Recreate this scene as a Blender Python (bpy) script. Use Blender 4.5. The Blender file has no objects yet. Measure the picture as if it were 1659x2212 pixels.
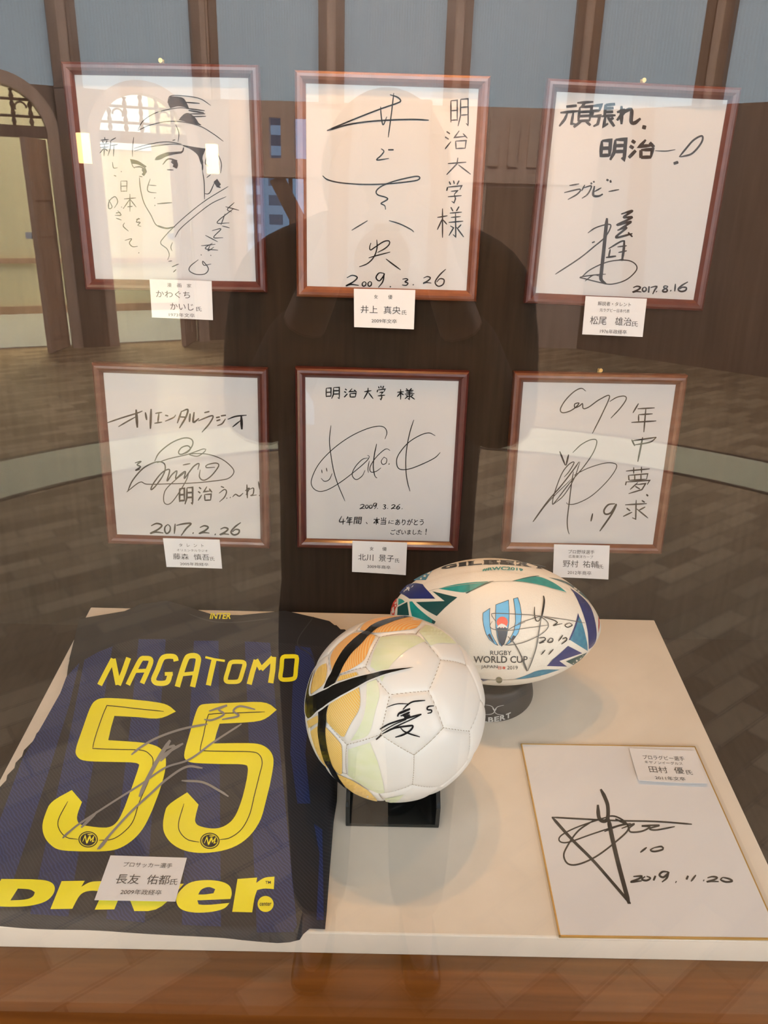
import bpy, bmesh, math, random
import numpy as np
from math import sin, cos, pi, radians as RAD
from mathutils import Vector, Matrix
from mathutils.geometry import delaunay_2d_cdt

# ------------------------------------------------------------------ camera, world, lights, exposure
SC = bpy.context.scene
COL = SC.collection
F = 1688.817
PIT, ROL, YAW = 0.537821, 0.030570, -0.012614
CAM = np.array([-0.013484, -1.051317, 0.828049])
LEAN = 0.194927
W, H = 1659, 2212


def _rot():
    a = pi / 2 - PIT
    Rz = np.array([[cos(YAW), -sin(YAW), 0], [sin(YAW), cos(YAW), 0], [0, 0, 1]])
    Rx = np.array([[1, 0, 0], [0, cos(a), -sin(a)], [0, sin(a), cos(a)]])
    Rr = np.array([[cos(ROL), -sin(ROL), 0], [sin(ROL), cos(ROL), 0], [0, 0, 1]])
    return Rz @ Rx @ Rr


RM = _rot()
cam = bpy.data.cameras.new('camera')
cam.sensor_fit = 'HORIZONTAL'
cam.sensor_width = 36
cam.lens = F / W * 36
cam.clip_start = 0.01
cam.clip_end = 200
camo = bpy.data.objects.new('camera', cam)
COL.objects.link(camo)
camo.matrix_world = Matrix([[*RM[0], CAM[0]], [*RM[1], CAM[1]], [*RM[2], CAM[2]], [0, 0, 0, 1]])
SC.camera = camo

SC.view_settings.view_transform = 'Standard'
SC.view_settings.look = 'None'
SC.view_settings.gamma = 1
SC.view_settings.exposure = 0.0
SC.view_settings.use_curve_mapping = False
SC.cycles.max_bounces = 8
SC.cycles.transparent_max_bounces = 16
SC.cycles.caustics_reflective = False
SC.cycles.caustics_refractive = False

wd = bpy.data.worlds.new('sky')
SC.world = wd
wd.use_nodes = True
bg = wd.node_tree.nodes['Background']
bg.inputs[0].default_value = (0.42, 0.68, 1.0, 1)
bg.inputs[1].default_value = 6.0

BLIND = 1.75           # daylight coming through the hall's blinds
CASE_LAMP = 11.5       # each warm lamp in the case


def light(name, kind, loc, energy, color, size=0.1, rot=(0, 0, 0), size_y=None):
    l = bpy.data.lights.new(name, kind)
    l.energy = energy
    l.color = color
    if kind == 'AREA':
        l.size = size
        if size_y:
            l.shape = 'RECTANGLE'
            l.size_y = size_y
    else:
        l.shadow_soft_size = size
    o = bpy.data.objects.new(name, l)
    o.location = loc
    o.rotation_euler = rot
    COL.objects.link(o)
    return o


light('hall_ceiling_fill', 'AREA', (-0.3, -6.6, 4.05), 190, (0.97, 0.98, 1.0), 4.0)  # added overhead fill for the hall, out of view
light('side_fill_light', 'AREA', (-5.85, -3.6, 0.75), 170, (0.86, 0.95, 1.0), 4.0, (0, RAD(-90), 0), 2.4)  # pair of added cool fill lamps; the side walls have no windows
light('side_fill_light', 'AREA', (5.05, -3.6, 0.75), 190, (0.86, 0.95, 1.0), 4.0, (0, RAD(90), 0), 2.4)
light('hall_wall_fill', 'AREA', (0.2, -4.2, 3.7), 850, (1.0, 0.97, 0.93), 3.2, (RAD(-68), 0, 0), 0.9)  # added unseen lamp that brightens the hall's back wall
light('inner_room_light', 'AREA', (-3.6, -10.2, 2.2), 1150, (1.0, 0.86, 0.58), 2.0)
for lx, le in ((-0.10, 1.0), (0.12, 1.1)):
    light('case_lamp_light', 'POINT', (lx, 0.03, 1.385), CASE_LAMP * le, (1.0, 0.51, 0.16), 0.016)
light('case_lamp_light', 'POINT', (0.55, -0.10, 1.385), CASE_LAMP * 0.5, (1.0, 0.55, 0.22), 0.03)

sp_ = bpy.data.lights.new('case_spot_light', 'SPOT'); sp_.energy = 10; sp_.color = (1.0, .46, .12); sp_.spot_size = RAD(30); sp_.spot_blend = .8; sp_.shadow_soft_size = .015
spo = bpy.data.objects.new('case_spot_light', sp_); COL.objects.link(spo); spo.location = (.02, -.12, 1.38)
spo.rotation_euler = (Vector((0.01, .13, .64)) - spo.location).to_track_quat('-Z', 'Y').to_euler()

# ------------------------------------------------------------------ helpers
PM = {}          # object -> world matrix of a thing's empty


def tag(o, label=None, cat=None, group=None, kind=None):
    if label: o['label'] = label
    if cat: o['category'] = cat
    if group: o['group'] = group
    if kind: o['kind'] = kind
    return o


def thing(name, label, cat, M=None, group=None, kind=None):
    o = bpy.data.objects.new(name, None)
    o.empty_display_size = 0.05
    COL.objects.link(o)
    M = M if M is not None else Matrix.Identity(4)
    o.matrix_world = M
    PM[o.name] = M.copy()
    return tag(o, label, cat, group, kind)


def at(x, y, z):
    return Matrix.Translation((x, y, z))


def mesh(name, verts, faces, mat, parent=None, smooth=False, label=None):
    """verts in world metres; stored relative to the parent"""
    me = bpy.data.meshes.new(name)
    v = [Vector(p) for p in verts]
    o = bpy.data.objects.new(name, me)
    COL.objects.link(o)
    M = Matrix.Identity(4)
    if parent is not None:
        M = PM[parent.name]
        inv = M.inverted()
        v = [inv @ p for p in v]
        o.parent = parent
    PM[o.name] = M.copy()
    me.from_pydata([tuple(p) for p in v], [], [tuple(f) for f in faces])
    if mat is not None:
        me.materials.append(mat)
    if smooth:
        for p in me.polygons: p.use_smooth = True
    me.update()
    if label: o['label'] = label
    return o


def recalc(o):
    bm = bmesh.new(); bm.from_mesh(o.data)
    bmesh.ops.recalc_face_normals(bm, faces=bm.faces)
    bm.to_mesh(o.data); bm.free()
    return o


class MB:
    def __init__(s): s.v = []; s.f = []
    def add(s, v, f):
        b = len(s.v); s.v += [tuple(p) for p in v]; s.f += [tuple(i + b for i in q) for q in f]
        return s
    def box(s, lo, hi, M=None):
        x0, y0, z0 = lo; x1, y1, z1 = hi
        v = [Vector(p) for p in ((x0,y0,z0),(x1,y0,z0),(x1,y1,z0),(x0,y1,z0),(x0,y0,z1),(x1,y0,z1),(x1,y1,z1),(x0,y1,z1))]
        if M is not None: v = [M @ p for p in v]
        return s.add(v, [(0,3,2,1),(4,5,6,7),(0,1,5,4),(1,2,6,5),(2,3,7,6),(3,0,4,7)])
    def bar(s, a, b, r, n=10):
        a = Vector(a); b = Vector(b); d = (b - a).normalized()
        u = d.orthogonal().normalized(); w = d.cross(u)
        ra, rb = r if isinstance(r, tuple) else (r, r)
        v = []
        for p, q in ((a, ra), (b, rb)):
            v += [p + q * (cos(2*pi*k/n) * u + sin(2*pi*k/n) * w) for k in range(n)]
        f = [(k, (k+1) % n, n + (k+1) % n, n + k) for k in range(n)] + [tuple(range(n-1, -1, -1)), tuple(range(n, 2*n))]
        return s.add(v, f)
    def lathe(s, prof, c, n=48, M=None, close=True):
        v = []; m = len(prof)
        for k in range(n):
            t = 2*pi*k/n
            for r, z in prof:
                p = Vector((r*cos(t), r*sin(t), z))
                v.append((M @ p) if M is not None else Vector(c) + p)
        f = []
        for k in range(n):
            for j in range(m-1):
                f.append((k*m+j, ((k+1) % n)*m+j, ((k+1) % n)*m+j+1, k*m+j+1))
        return s.add(v, f)
    def make(s, name, mat, parent=None, smooth=False, bevel=0, label=None):
        o = mesh(name, s.v, s.f, mat, parent, smooth, label)
        recalc(o)
        if bevel:
            m = o.modifiers.new('bevel', 'BEVEL'); m.width = bevel; m.segments = 2; m.limit_method = 'ANGLE'
        return o


# ------------------------------------------------------------------ materials
def mat(name, color, rough=0.5, metal=0.0, coat=0.0, spec=0.5, emit=None, es=0.0):
    m = bpy.data.materials.new(name); m.use_nodes = True
    b = m.node_tree.nodes['Principled BSDF']
    b.inputs['Base Color'].default_value = (*color, 1)
    b.inputs['Roughness'].default_value = rough
    b.inputs['Metallic'].default_value = metal
    b.inputs['Specular IOR Level'].default_value = spec
    b.inputs['Coat Weight'].default_value = coat
    b.inputs['Coat Roughness'].default_value = 0.12
    if emit:
        b.inputs['Emission Color'].default_value = (*emit, 1)
        b.inputs['Emission Strength'].default_value = es
    return m


def nodes(m): return m.node_tree.nodes, m.node_tree.links, m.node_tree.nodes['Principled BSDF']


def grain(m, c1, c2, scale=(3, 40, 40), detail=6, bump=0.0, rot=(0, 0, 0), contrast=(0.3, 0.7)):
    n, l, b = nodes(m)
    tc = n.new('ShaderNodeTexCoord'); mp = n.new('ShaderNodeMapping')
    mp.inputs['Scale'].default_value = scale; mp.inputs['Rotation'].default_value = rot
    nz = n.new('ShaderNodeTexNoise'); nz.inputs['Scale'].default_value = 1.0; nz.inputs['Detail'].default_value = detail
    cr = n.new('ShaderNodeValToRGB')
    cr.color_ramp.elements[0].position = contrast[0]; cr.color_ramp.elements[1].position = contrast[1]
    cr.color_ramp.elements[0].color = (*c1, 1); cr.color_ramp.elements[1].color = (*c2, 1)
    l.new(tc.outputs['Object'], mp.inputs[0]); l.new(mp.outputs[0], nz.inputs['Vector'])
    l.new(nz.outputs['Fac'], cr.inputs[0]); l.new(cr.outputs[0], b.inputs['Base Color'])
    if bump:
        bp = n.new('ShaderNodeBump'); bp.inputs['Strength'].default_value = bump; bp.inputs['Distance'].default_value = 0.001
        l.new(nz.outputs['Fac'], bp.inputs['Height']); l.new(bp.outputs[0], b.inputs['Normal'])
    return m


def stripes(m, c1, c2, scale, direction, rot=(0, 0, 0), pos=(0.45, 0.55), distort=0.0, dscale=1.0):
    n, l, b = nodes(m)
    tc = n.new('ShaderNodeTexCoord'); mp = n.new('ShaderNodeMapping'); mp.inputs['Rotation'].default_value = rot
    wv = n.new('ShaderNodeTexWave'); wv.wave_type = 'BANDS'; wv.bands_direction = direction
    wv.inputs['Scale'].default_value = scale; wv.inputs['Distortion'].default_value = distort
    wv.inputs['Detail'].default_value = 0; wv.inputs['Detail Scale'].default_value = dscale
    cr = n.new('ShaderNodeValToRGB')
    cr.color_ramp.elements[0].position = pos[0]; cr.color_ramp.elements[1].position = pos[1]
    cr.color_ramp.elements[0].color = (*c1, 1); cr.color_ramp.elements[1].color = (*c2, 1)
    l.new(tc.outputs['Object'], mp.inputs[0]); l.new(mp.outputs[0], wv.inputs['Vector'])
    l.new(wv.outputs['Fac'], cr.inputs[0]); l.new(cr.outputs[0], b.inputs['Base Color'])
    return m


def clear_glass(name, strength=1.0, tint=(1, 1, 1), wave=0.0, rough=0.0):
    m = bpy.data.materials.new(name); m.use_nodes = True
    n, l = m.node_tree.nodes, m.node_tree.links
    n.clear()
    out = n.new('ShaderNodeOutputMaterial'); mx = n.new('ShaderNodeMixShader')
    tr = n.new('ShaderNodeBsdfTransparent'); gl = n.new('ShaderNodeBsdfGlossy')
    tr.inputs[0].default_value = (*tint, 1); gl.inputs['Roughness'].default_value = rough
    fr = n.new('ShaderNodeFresnel'); ge = n.new('ShaderNodeNewGeometry')
    io = n.new('ShaderNodeMix'); io.data_type = 'FLOAT'
    io.inputs[2].default_value = 1.5; io.inputs[3].default_value = 1 / 1.5
    l.new(ge.outputs['Backfacing'], io.inputs[0]); l.new(io.outputs[0], fr.inputs['IOR'])
    mu = n.new('ShaderNodeMath'); mu.operation = 'MULTIPLY'; mu.inputs[1].default_value = strength
    l.new(fr.outputs[0], mu.inputs[0]); l.new(mu.outputs[0], mx.inputs[0])
    l.new(tr.outputs[0], mx.inputs[1]); l.new(gl.outputs[0], mx.inputs[2]); l.new(mx.outputs[0], out.inputs[0])
    if wave:
        tc = n.new('ShaderNodeTexCoord'); nz = n.new('ShaderNodeTexNoise'); nz.inputs['Scale'].default_value = 7
        nz.inputs['Detail'].default_value = 1
        bp = n.new('ShaderNodeBump'); bp.inputs['Strength'].default_value = wave; bp.inputs['Distance'].default_value = 0.01
        l.new(tc.outputs['Object'], nz.inputs['Vector']); l.new(nz.outputs['Fac'], bp.inputs['Height'])
        l.new(bp.outputs[0], gl.inputs['Normal'])
    return m


M_back = grain(mat('dark_brown_panel', (.04, .028, .02), .85, spec=.12), (.025, .0150, .0088), (.036, .0225, .0135), (120, 20, 6))
M_ledge = grain(mat('warm_wood', (.2, .08, .03), .5, spec=.15), (.125, .040, .003), (.205, .070, .008), (4, 90, 60), 8)
M_white = grain(mat('cream_laminate', (.74, .69, .6), .5), (.72, .65, .54), (.76, .69, .58), (20, 20, 20))
M_paper = mat('white_paper', (.76, .765, .77), .6)
M_board = mat('white_card', (.56, .555, .55), .55)
M_ink = mat('black_ink', (.010, .010, .011), .5, spec=.1)
M_print = mat('printed_black', (.03, .03, .03), .6)
M_greyink = mat('grey_ink', (.10, .10, .09), .5)
M_silver = mat('silver_ink', (.29, .285, .275), .4, .2)
M_gold = mat('gold_edge', (.62, .38, .08), .35, .4)
M_brass = mat('brass', (.55, .36, .12), .3, .9)
M_glass = clear_glass('case_glass')
M_film = clear_glass('frame_film', 0.3, wave=0.035, rough=0.02)
M_sleeve = clear_glass('clear_sleeve', 0.7, wave=0.10, rough=0.05)
FR_COL = {'TL': ((0.0744, 0.0136, 0.0087), (0.1054, 0.0211, 0.0124)), 'TC': ((0.1364, 0.0372, 0.0136), (0.1860, 0.0558, 0.0217)),  # TC wood is lighter and more orange: lamp glow put into its colour
          'TR': ((0.0744, 0.0149, 0.0093), (0.1023, 0.0223, 0.0136)), 'BL': ((0.0806, 0.0186, 0.0112), (0.1116, 0.0279, 0.0167)),
          'BC': ((0.0682, 0.0124, 0.0087), (0.0930, 0.0186, 0.0124)), 'BR': ((0.1116, 0.0322, 0.0149), (0.1550, 0.0496, 0.0229))}
M_fr = {k: grain(mat('frame_wood_' + k.lower(), c[0], .33, coat=.35), c[0], c[1], (60, 60, 60), 5) for k, c in FR_COL.items()}

# ------------------------------------------------------------------ pixel -> point on a real surface
def rays(px):
    px = np.asarray(px, float).reshape(-1, 2)
    d = np.stack([(px[:, 0] - W / 2) / F, -(px[:, 1] - H / 2) / F, -np.ones(len(px))], 1) @ RM.T
    return d / np.linalg.norm(d, axis=1)[:, None]


WN = np.array([0, -cos(LEAN), sin(LEAN)])
WU = np.array([0, sin(LEAN), cos(LEAN)])


def s_wall(n):
    def f(px, off=0.0):
        d = rays(px); t = (n + off - CAM @ WN) / (d @ WN)
        return CAM + t[:, None] * d
    return f


def s_flat(z):
    def f(px, off=0.0):
        d = rays(px); t = (z + off - CAM[2]) / d[:, 2]
        return CAM + t[:, None] * d
    return f


def jersey_h(x, y):
    r = 0.014 + 0.0022 * np.sin(17 * x + 9 * y) + 0.0016 * np.sin(31 * y - 12 * x + 1.0) + 0.0012 * np.sin(46 * x + 6)
    r = r + 0.0016 * np.sin(60 * (x * .8 + y * .5)) * np.clip((x + .17) / .1, 0, 1)
    return r + 0.006 * np.exp(-((y + .06) / .06) ** 2)


def s_jersey(px, off=0.0):
    d = rays(px); z = np.full(len(d), .015)
    for _ in range(6):
        t = (z + off - CAM[2]) / d[:, 2]
        P = CAM + t[:, None] * d
        z = jersey_h(P[:, 0], P[:, 1])
    t = (z + off - CAM[2]) / d[:, 2]
    return CAM + t[:, None] * d


def s_march(fun, t0, t1, n=160):
    """first point along each ray where fun(P) - off goes below zero, or the nearest approach"""
    def f(px, off=0.0):
        d = rays(px); out = np.zeros_like(d)
        ts = np.linspace(t0, t1, n)
        for i, di in enumerate(d):
            P = CAM + ts[:, None] * di
            v = fun(P) - off
            k = np.argmax(v < 0)
            if v[k] < 0 and k > 0:
                a, b = ts[k-1], ts[k]
                for _ in range(22):
                    m = (a + b) / 2
                    if fun((CAM + m * di)[None])[0] - off < 0: b = m
                    else: a = m
                out[i] = CAM + b * di
            else:
                out[i] = CAM + ts[np.argmin(v)] * di
        return out
    return f


# ------------------------------------------------------------------ flat shapes laid on a surface
def crop(ox, oy, s):
    return lambda pts: [(ox + x / s, oy + y / s) for x, y in pts]


def smooth_line(p, step):
    p = [np.array(q, float) for q in p]
    if len(p) < 3:
        out = []
        a, b = p[0], p[-1]; L = np.linalg.norm(b - a); n = max(1, int(L / step))
        return [a + (b - a) * i / n for i in range(n + 1)]
    out = []
    q = [2*p[0] - p[1]] + p + [2*p[-1] - p[-2]]
    for i in range(1, len(q) - 2):
        a, b, c, d = q[i-1], q[i], q[i+1], q[i+2]
        n = max(2, int(np.linalg.norm(c - b) / step))
        for k in range(n):
            t = k / n
            out.append(.5 * (2*b + (c-a)*t + (2*a - 5*b + 4*c - d)*t*t + (3*b - a - 3*c + d)*t**3))
    out.append(p[-1])
    return out


def straight_line(p, step):
    out = []
    for a, b in zip(p[:-1], p[1:]):
        a = np.array(a, float); b = np.array(b, float)
        n = max(1, int(np.linalg.norm(b - a) / step))
        out += [a + (b - a) * i / n for i in range(n)]
    return out + [np.array(p[-1], float)]


def ribbon2d(p, w, smooth=True, taper=True, step=3.0):
    """2-D strip with half width from w (number or per-point list); returns verts, quads"""
    if len(p) == 1 or np.linalg.norm(np.array(p[0], float) - np.array(p[-1], float)) < 1e-6 and len(p) == 2:
        x, y = p[0]; r = w * .62
        return [(x + r*cos(k*pi/4), y + r*sin(k*pi/4)) for k in range(8)], [tuple(range(8))]
    q = (smooth_line if smooth else straight_line)(p, step)
    n = len(q); v = []
    Lq = sum(np.linalg.norm(b - a) for a, b in zip(q[:-1], q[1:]))
    e0 = .55 if Lq > 4 * w else .85
    for i in range(n):
        if i == 0: t = q[1] - q[0]
        elif i == n-1: t = q[-1] - q[-2]
        else: t = q[i+1] - q[i-1]
        L = np.linalg.norm(t); t = t / L if L > 1e-9 else np.array([1., 0.])
        k = 1.0
        if not smooth and 0 < i < n-1:
            a = q[i] - q[i-1]; b = q[i+1] - q[i]
            c = np.dot(a, b) / (np.linalg.norm(a) * np.linalg.norm(b) + 1e-9)
            k = min(2.0, 1 / max(.3, math.sqrt(max(0, (1 + c) / 2))))
        nrm = np.array([-t[1], t[0]])
        e = min(i, n-1-i) / max(1, min(5, n // 3))
        hw = w / 2 * k * ((e0 + (1 - e0) * min(1, e)) if taper else 1)
        v += [q[i] + nrm * hw, q[i] - nrm * hw]
    f = [(2*i, 2*i+1, 2*i+3, 2*i+2) for i in range(n-1)]
    return v, f


def inside(pt, loops):
    x, y = pt; c = False
    for L in loops:
        j = len(L) - 1
        for i in range(len(L)):
            xi, yi = L[i]; xj, yj = L[j]
            if (yi > y) != (yj > y) and x < (xj - xi) * (y - yi) / (yj - yi) + xi: c = not c
            j = i
    return c


def round_loop(L, lim=52, it=2):
    """soften the gentle corners of a closed outline and keep the sharp ones"""
    P = [np.array(p, float) for p in L]
    for _ in range(it):
        out = []
        for i in range(len(P)):
            a, b, c = P[i-1], P[i], P[(i+1) % len(P)]
            u, w = b - a, c - b
            ang = math.degrees(math.acos(max(-1, min(1, float(np.dot(u, w) / (np.linalg.norm(u) * np.linalg.norm(w) + 1e-9))))))
            if 4 < ang < lim: out += [b - u * .25, b + w * .25]
            else: out.append(b)
        P = out
    return [tuple(p) for p in P]


def fill2d(loops, step, edge_step=None, clear=0.0):
    """triangles inside even-odd loops with inner grid points so that they can follow a curved surface"""
    vs, es = [], []
    for L in loops:
        Q = straight_line(list(L) + [L[0]], edge_step or step)[:-1]
        b = len(vs); vs += [Vector((p[0], p[1])) for p in Q]
        es += [(b + i, b + (i + 1) % len(Q)) for i in range(len(Q))]
    xs = [p[0] for L in loops for p in L]; ys = [p[1] for L in loops for p in L]
    x = min(xs) + step * .53
    while x < max(xs):
        y = min(ys) + step * .47
        while y < max(ys):
            if inside((x, y), loops) and (not clear or min((x - q.x) ** 2 + (y - q.y) ** 2 for q in vs[:len(es)]) > clear * clear): vs.append(Vector((x, y)))
            y += step
        x += step
    r = delaunay_2d_cdt(vs, es, [], 0, 1e-5)
    V, T = r[0], r[2]
    out = []
    for t in T:
        c = (sum(V[i].x for i in t) / len(t), sum(V[i].y for i in t) / len(t))
        if inside(c, loops): out.append(tuple(t))
    return [(v.x, v.y) for v in V], out


def decal(name, parts, surf, off, material, parent, label=None):
    """parts: (verts2d, faces) in photograph pixels, mapped on the surface"""
    v, f = [], []
    for pv, pf in parts:
        b = len(v); v += [tuple(p) for p in pv]; f += [tuple(i + b for i in q) for q in pf]
    P = surf(v, off)
    o = mesh(name, P, f, material, parent, label=label)
    # face towards the camera side
    me = o.data
    M = PM[o.name]
    bm = bmesh.new(); bm.from_mesh(me); bm.normal_update()
    flip = [q for q in bm.faces if (M.to_3x3() @ q.normal).dot(Vector(CAM) - M @ q.calc_center_median()) < 0]
    bmesh.ops.reverse_faces(bm, faces=flip); bm.to_mesh(me); bm.free()
    return o


def S(c, strokes, w, smooth=True, step=2.5):
    """strokes: lists of crop points; a stroke may start with a number: its own width"""
    out = []
    sc = 1.0 / (c([(1, 0)])[0][0] - c([(0, 0)])[0][0])
    for s in strokes:
        ww = w
        if isinstance(s[0], (int, float)): ww = s[0]; s = s[1:]
        out.append(ribbon2d(c(s), ww / sc, smooth, True, step))
    return out


_tc = {}


def text2d(body, bold=0.0, shear=0.0):
    """flat glyph mesh of one text, one unit high em, from the application's own font"""
    k = (body, bold, shear)
    if k not in _tc:
        cu = bpy.data.curves.new('t', 'FONT'); cu.body = body; cu.offset = bold; cu.shear = shear; cu.resolution_u = 3
        o = bpy.data.objects.new('t', cu); COL.objects.link(o)
        bpy.context.view_layer.update()
        me = bpy.data.meshes.new_from_object(o.evaluated_get(bpy.context.evaluated_depsgraph_get()))
        v = [(p.co.x, p.co.y) for p in me.vertices]; f = [tuple(p.vertices) for p in me.polygons]
        bpy.data.objects.remove(o); bpy.data.curves.remove(cu); bpy.data.meshes.remove(me)
        _tc[k] = (v, f)
    return _tc[k]


def textbox(body, x0, y0, x1, y1, bold=0.0, shear=0.0, fmap=None):
    """glyphs fitted in a box: (x0,y0) top left, (x1,y1) bottom right, y downwards"""
    v, f = text2d(body, bold, shear)
    a = min(p[0] for p in v); b = max(p[0] for p in v); c = min(p[1] for p in v); d = max(p[1] for p in v)
    q = [(x0 + (p[0]-a) / (b-a) * (x1-x0), y1 - (p[1]-c) / (d-c) * (y1-y0)) for p in v]
    if fmap: q = [fmap(*p) for p in q]
    return q, f


# pen strokes of characters in a 100 x 100 box
G = {
 '明': [[(5,10),(5,85)],[(5,10),(38,8),(38,80)],[(5,45),(38,43)],[(5,78),(38,76)],[(56,5),(55,62),(42,98)],[(56,5),(95,3),(95,96),(84,88)],[(56,33),(93,31)],[(56,60),(93,58)]],
 '治': [[(8,8),(22,20)],[(2,35),(17,47)],[(2,95),(26,58)],[(60,4),(40,38),(86,32)],[(75,18),(93,42)],[(45,56),(47,96)],[(45,56),(88,53),(84,93)],[(47,93),(85,91)]],
 '大': [[(10,36),(80,28)],[(48,4),(45,36),(5,95)],[(50,42),(97,93)]],
 '学': [[(20,6),(28,20)],[(45,2),(50,16)],[(78,2),(66,20)],[(10,30),(5,46)],[(12,30),(94,24),(82,42)],[(30,48),(70,45),(50,60)],[(50,60),(57,80),(48,97),(34,90)],[(12,71),(93,66)]],
 '様': [[(3,35),(40,30)],[(22,8),(22,96)],[(22,38),(3,72)],[(24,42),(38,56)],[(52,4),(60,16)],[(82,2),(72,16)],[(48,22),(92,19)],[(52,35),(88,32)],[(44,50),(97,46)],[(69,20),(70,94),(60,86)],[(50,60),(62,66),(45,90)],[(90,56),(76,68)],[(72,64),(99,94)]],
 '年': [[(30,2),(8,34)],[(26,20),(92,17)],[(30,40),(84,37)],[(30,40),(30,64)],[(2,66),(98,61)],[(58,18),(50,99)]],
 '新': [[(28,2),(30,12)],[(8,16),(50,13)],[(18,20),(22,32)],[(42,18),(36,32)],[(4,38),(54,34)],[(6,54),(52,50)],[(29,36),(29,97)],[(28,56),(6,82)],[(32,58),(48,72)],[(88,4),(62,18)],[(62,18),(60,60),(50,95)],[(62,44),(99,38)],[(80,42),(80,99)]],
 '日': [[(15,5),(17,95)],[(15,5),(85,5),(83,95)],[(17,48),(82,46)],[(17,90),(83,88)]],
 '本': [[(5,30),(95,24)],[(50,2),(50,98)],[(48,32),(4,78)],[(52,32),(97,74)],[(30,72),(70,70)]],
 '頑': [[(18,22),(50,18)],[(2,45),(58,38)],[(24,46),(18,70),(4,96)],[(42,44),(40,86),(54,88)],[(50,8),(99,4)],[(74,6),(66,22)],[(60,24),(60,78)],[(60,24),(96,21),(94,76)],[(60,42),(94,40)],[(60,58),(94,56)],[(60,76),(94,74)],[(68,78),(48,99)],[(84,78),(99,92)]],
 '張': [[(4,12),(38,8),(34,32)],[(8,32),(34,30)],[(10,32),(6,56)],[(6,56),(38,52),(34,86),(18,96)],[(56,6),(56,52)],[(56,8),(92,4)],[(56,22),(88,20)],[(56,37),(88,35)],[(44,54),(99,50)],[(60,54),(58,94),(74,84)],[(92,60),(74,72)],[(70,58),(99,96)]],
 'れ': [[(22,5),(22,95)],[(4,36),(34,28),(4,76)],[(22,44),(52,22),(62,30),(60,82),(74,88),(97,66)]],
 '夢': [[(4,16),(96,8)],[(34,2),(34,26)],[(64,0),(64,24)],[(14,32),(16,50)],[(14,32),(88,26),(84,46)],[(38,32),(38,48)],[(62,30),(62,46)],[(16,50),(84,46)],[(6,54),(2,68)],[(6,56),(96,50),(86,66)],[(50,58),(20,84)],[(44,66),(80,62),(66,84),(14,99)],[(40,72),(58,82)]],
 '求': [[(8,26),(94,20)],[(52,2),(50,97),(36,90)],[(14,42),(28,56)],[(0,84),(36,62)],[(88,36),(62,54)],[(54,46),(99,92)],[(74,4),(86,14)]],
 '0': [[(55,4),(18,30),(14,72),(40,97),(80,74),(86,28),(55,4)]],
 '1': [[(62,2),(40,98)]],
 '2': [[(10,24),(50,2),(86,20),(60,58),(4,97),(40,84),(97,92)]],
 '3': [[(12,12),(60,2),(84,20),(44,46),(86,66),(60,96),(6,88)]],
 '4': [[(40,2),(4,66),(98,60)],[(66,30),(58,99)]],
 '6': [[(96,2),(44,36),(8,76),(34,99),(74,88),(82,62),(48,56),(20,76)]],
 '7': [[(4,22),(50,10),(96,8),(66,46),(34,99)]],
 '8': [[(84,10),(40,4),(26,28),(72,60),(66,94),(20,96),(14,72),(60,40),(86,12)]],
 '9': [[(82,8),(36,6),(10,36),(40,56),(80,20),(82,8),(70,60),(30,99)]],
 '.': [[(50,92),(56,97)]],
}


def glyph(c, ch, box, w, slant=0.0):
    x0, y0, x1, y1 = box
    st = [[(x0 + (x1-x0)*a/100 + slant*(50-b)/100*(y1-y0), y0 + (y1-y0)*b/100) for a, b in s] for s in G[ch]]
    curvy = ch in '0123456789れ'
    return S(c, st, w, curvy)


# ================================================================== SETTING: hall behind the photographer
FZ = -0.75
M_hallwood = grain(mat('hall_wood', (.3, .2, .14), .45), (.44, .285, .205), (.56, .37, .27), (6, 6, 1.2))
M_darkwood = grain(mat('hall_dark_wood', (.14, .08, .05), .4), (.15, .08, .05), (.22, .125, .08), (6, 6, 1))
M_cream = mat('cream_plaster', (.80, .74, .52), .8)
M_greyp = mat('grey_panel', (.48, .52, .55), .6)
M_paleft = mat('pale_carpet', (.55, .55, .50), .8)
M_iron = mat('lattice_wood', (.16, .10, .07), .5)


def m_blind():
    m = mat('daylit_blind', (.34, .40, .43), .8)
    n, l, b = nodes(m)
    tc = n.new('ShaderNodeTexCoord'); wv = n.new('ShaderNodeTexWave'); wv.bands_direction = 'X'
    wv.inputs['Scale'].default_value = 12
    mr = n.new('ShaderNodeMapRange'); mr.inputs[3].default_value = .92; mr.inputs[4].default_value = 1.05
    mu = n.new('ShaderNodeMath'); mu.operation = 'MULTIPLY'; mu.inputs[1].default_value = BLIND
    l.new(tc.outputs['Object'], wv.inputs['Vector']); l.new(wv.outputs['Fac'], mr.inputs[0])
    l.new(mr.outputs[0], mu.inputs[0]); l.new(mu.outputs[0], b.inputs['Emission Strength'])
    b.inputs['Emission Color'].default_value = (.70, .93, 1.06, 1)
    return m


M_blind = m_blind()


def m_parquet():
    m = mat('parquet', (.3, .22, .15), .55)
    n, l, b = nodes(m)
    tc = n.new('ShaderNodeTexCoord'); mp = n.new('ShaderNodeMapping')
    mp.inputs['Rotation'].default_value = (0, 0, RAD(38))
    br = n.new('ShaderNodeTexBrick')
    br.inputs['Color1'].default_value = (.26, .165, .085, 1); br.inputs['Color2'].default_value = (.52, .36, .21, 1)
    br.inputs['Mortar'].default_value = (.17, .12, .08, 1)
    br.inputs['Scale'].default_value = 1; br.inputs['Mortar Size'].default_value = .003
    br.inputs['Brick Width'].default_value = .28; br.inputs['Row Height'].default_value = .09
    l.new(tc.outputs['Object'], mp.inputs[0]); l.new(mp.outputs[0], br.inputs['Vector'])
    l.new(br.outputs['Color'], b.inputs['Base Color'])
    return m


M_parquet = m_parquet()


def structure(o): o['kind'] = 'structure'; return o


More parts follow.
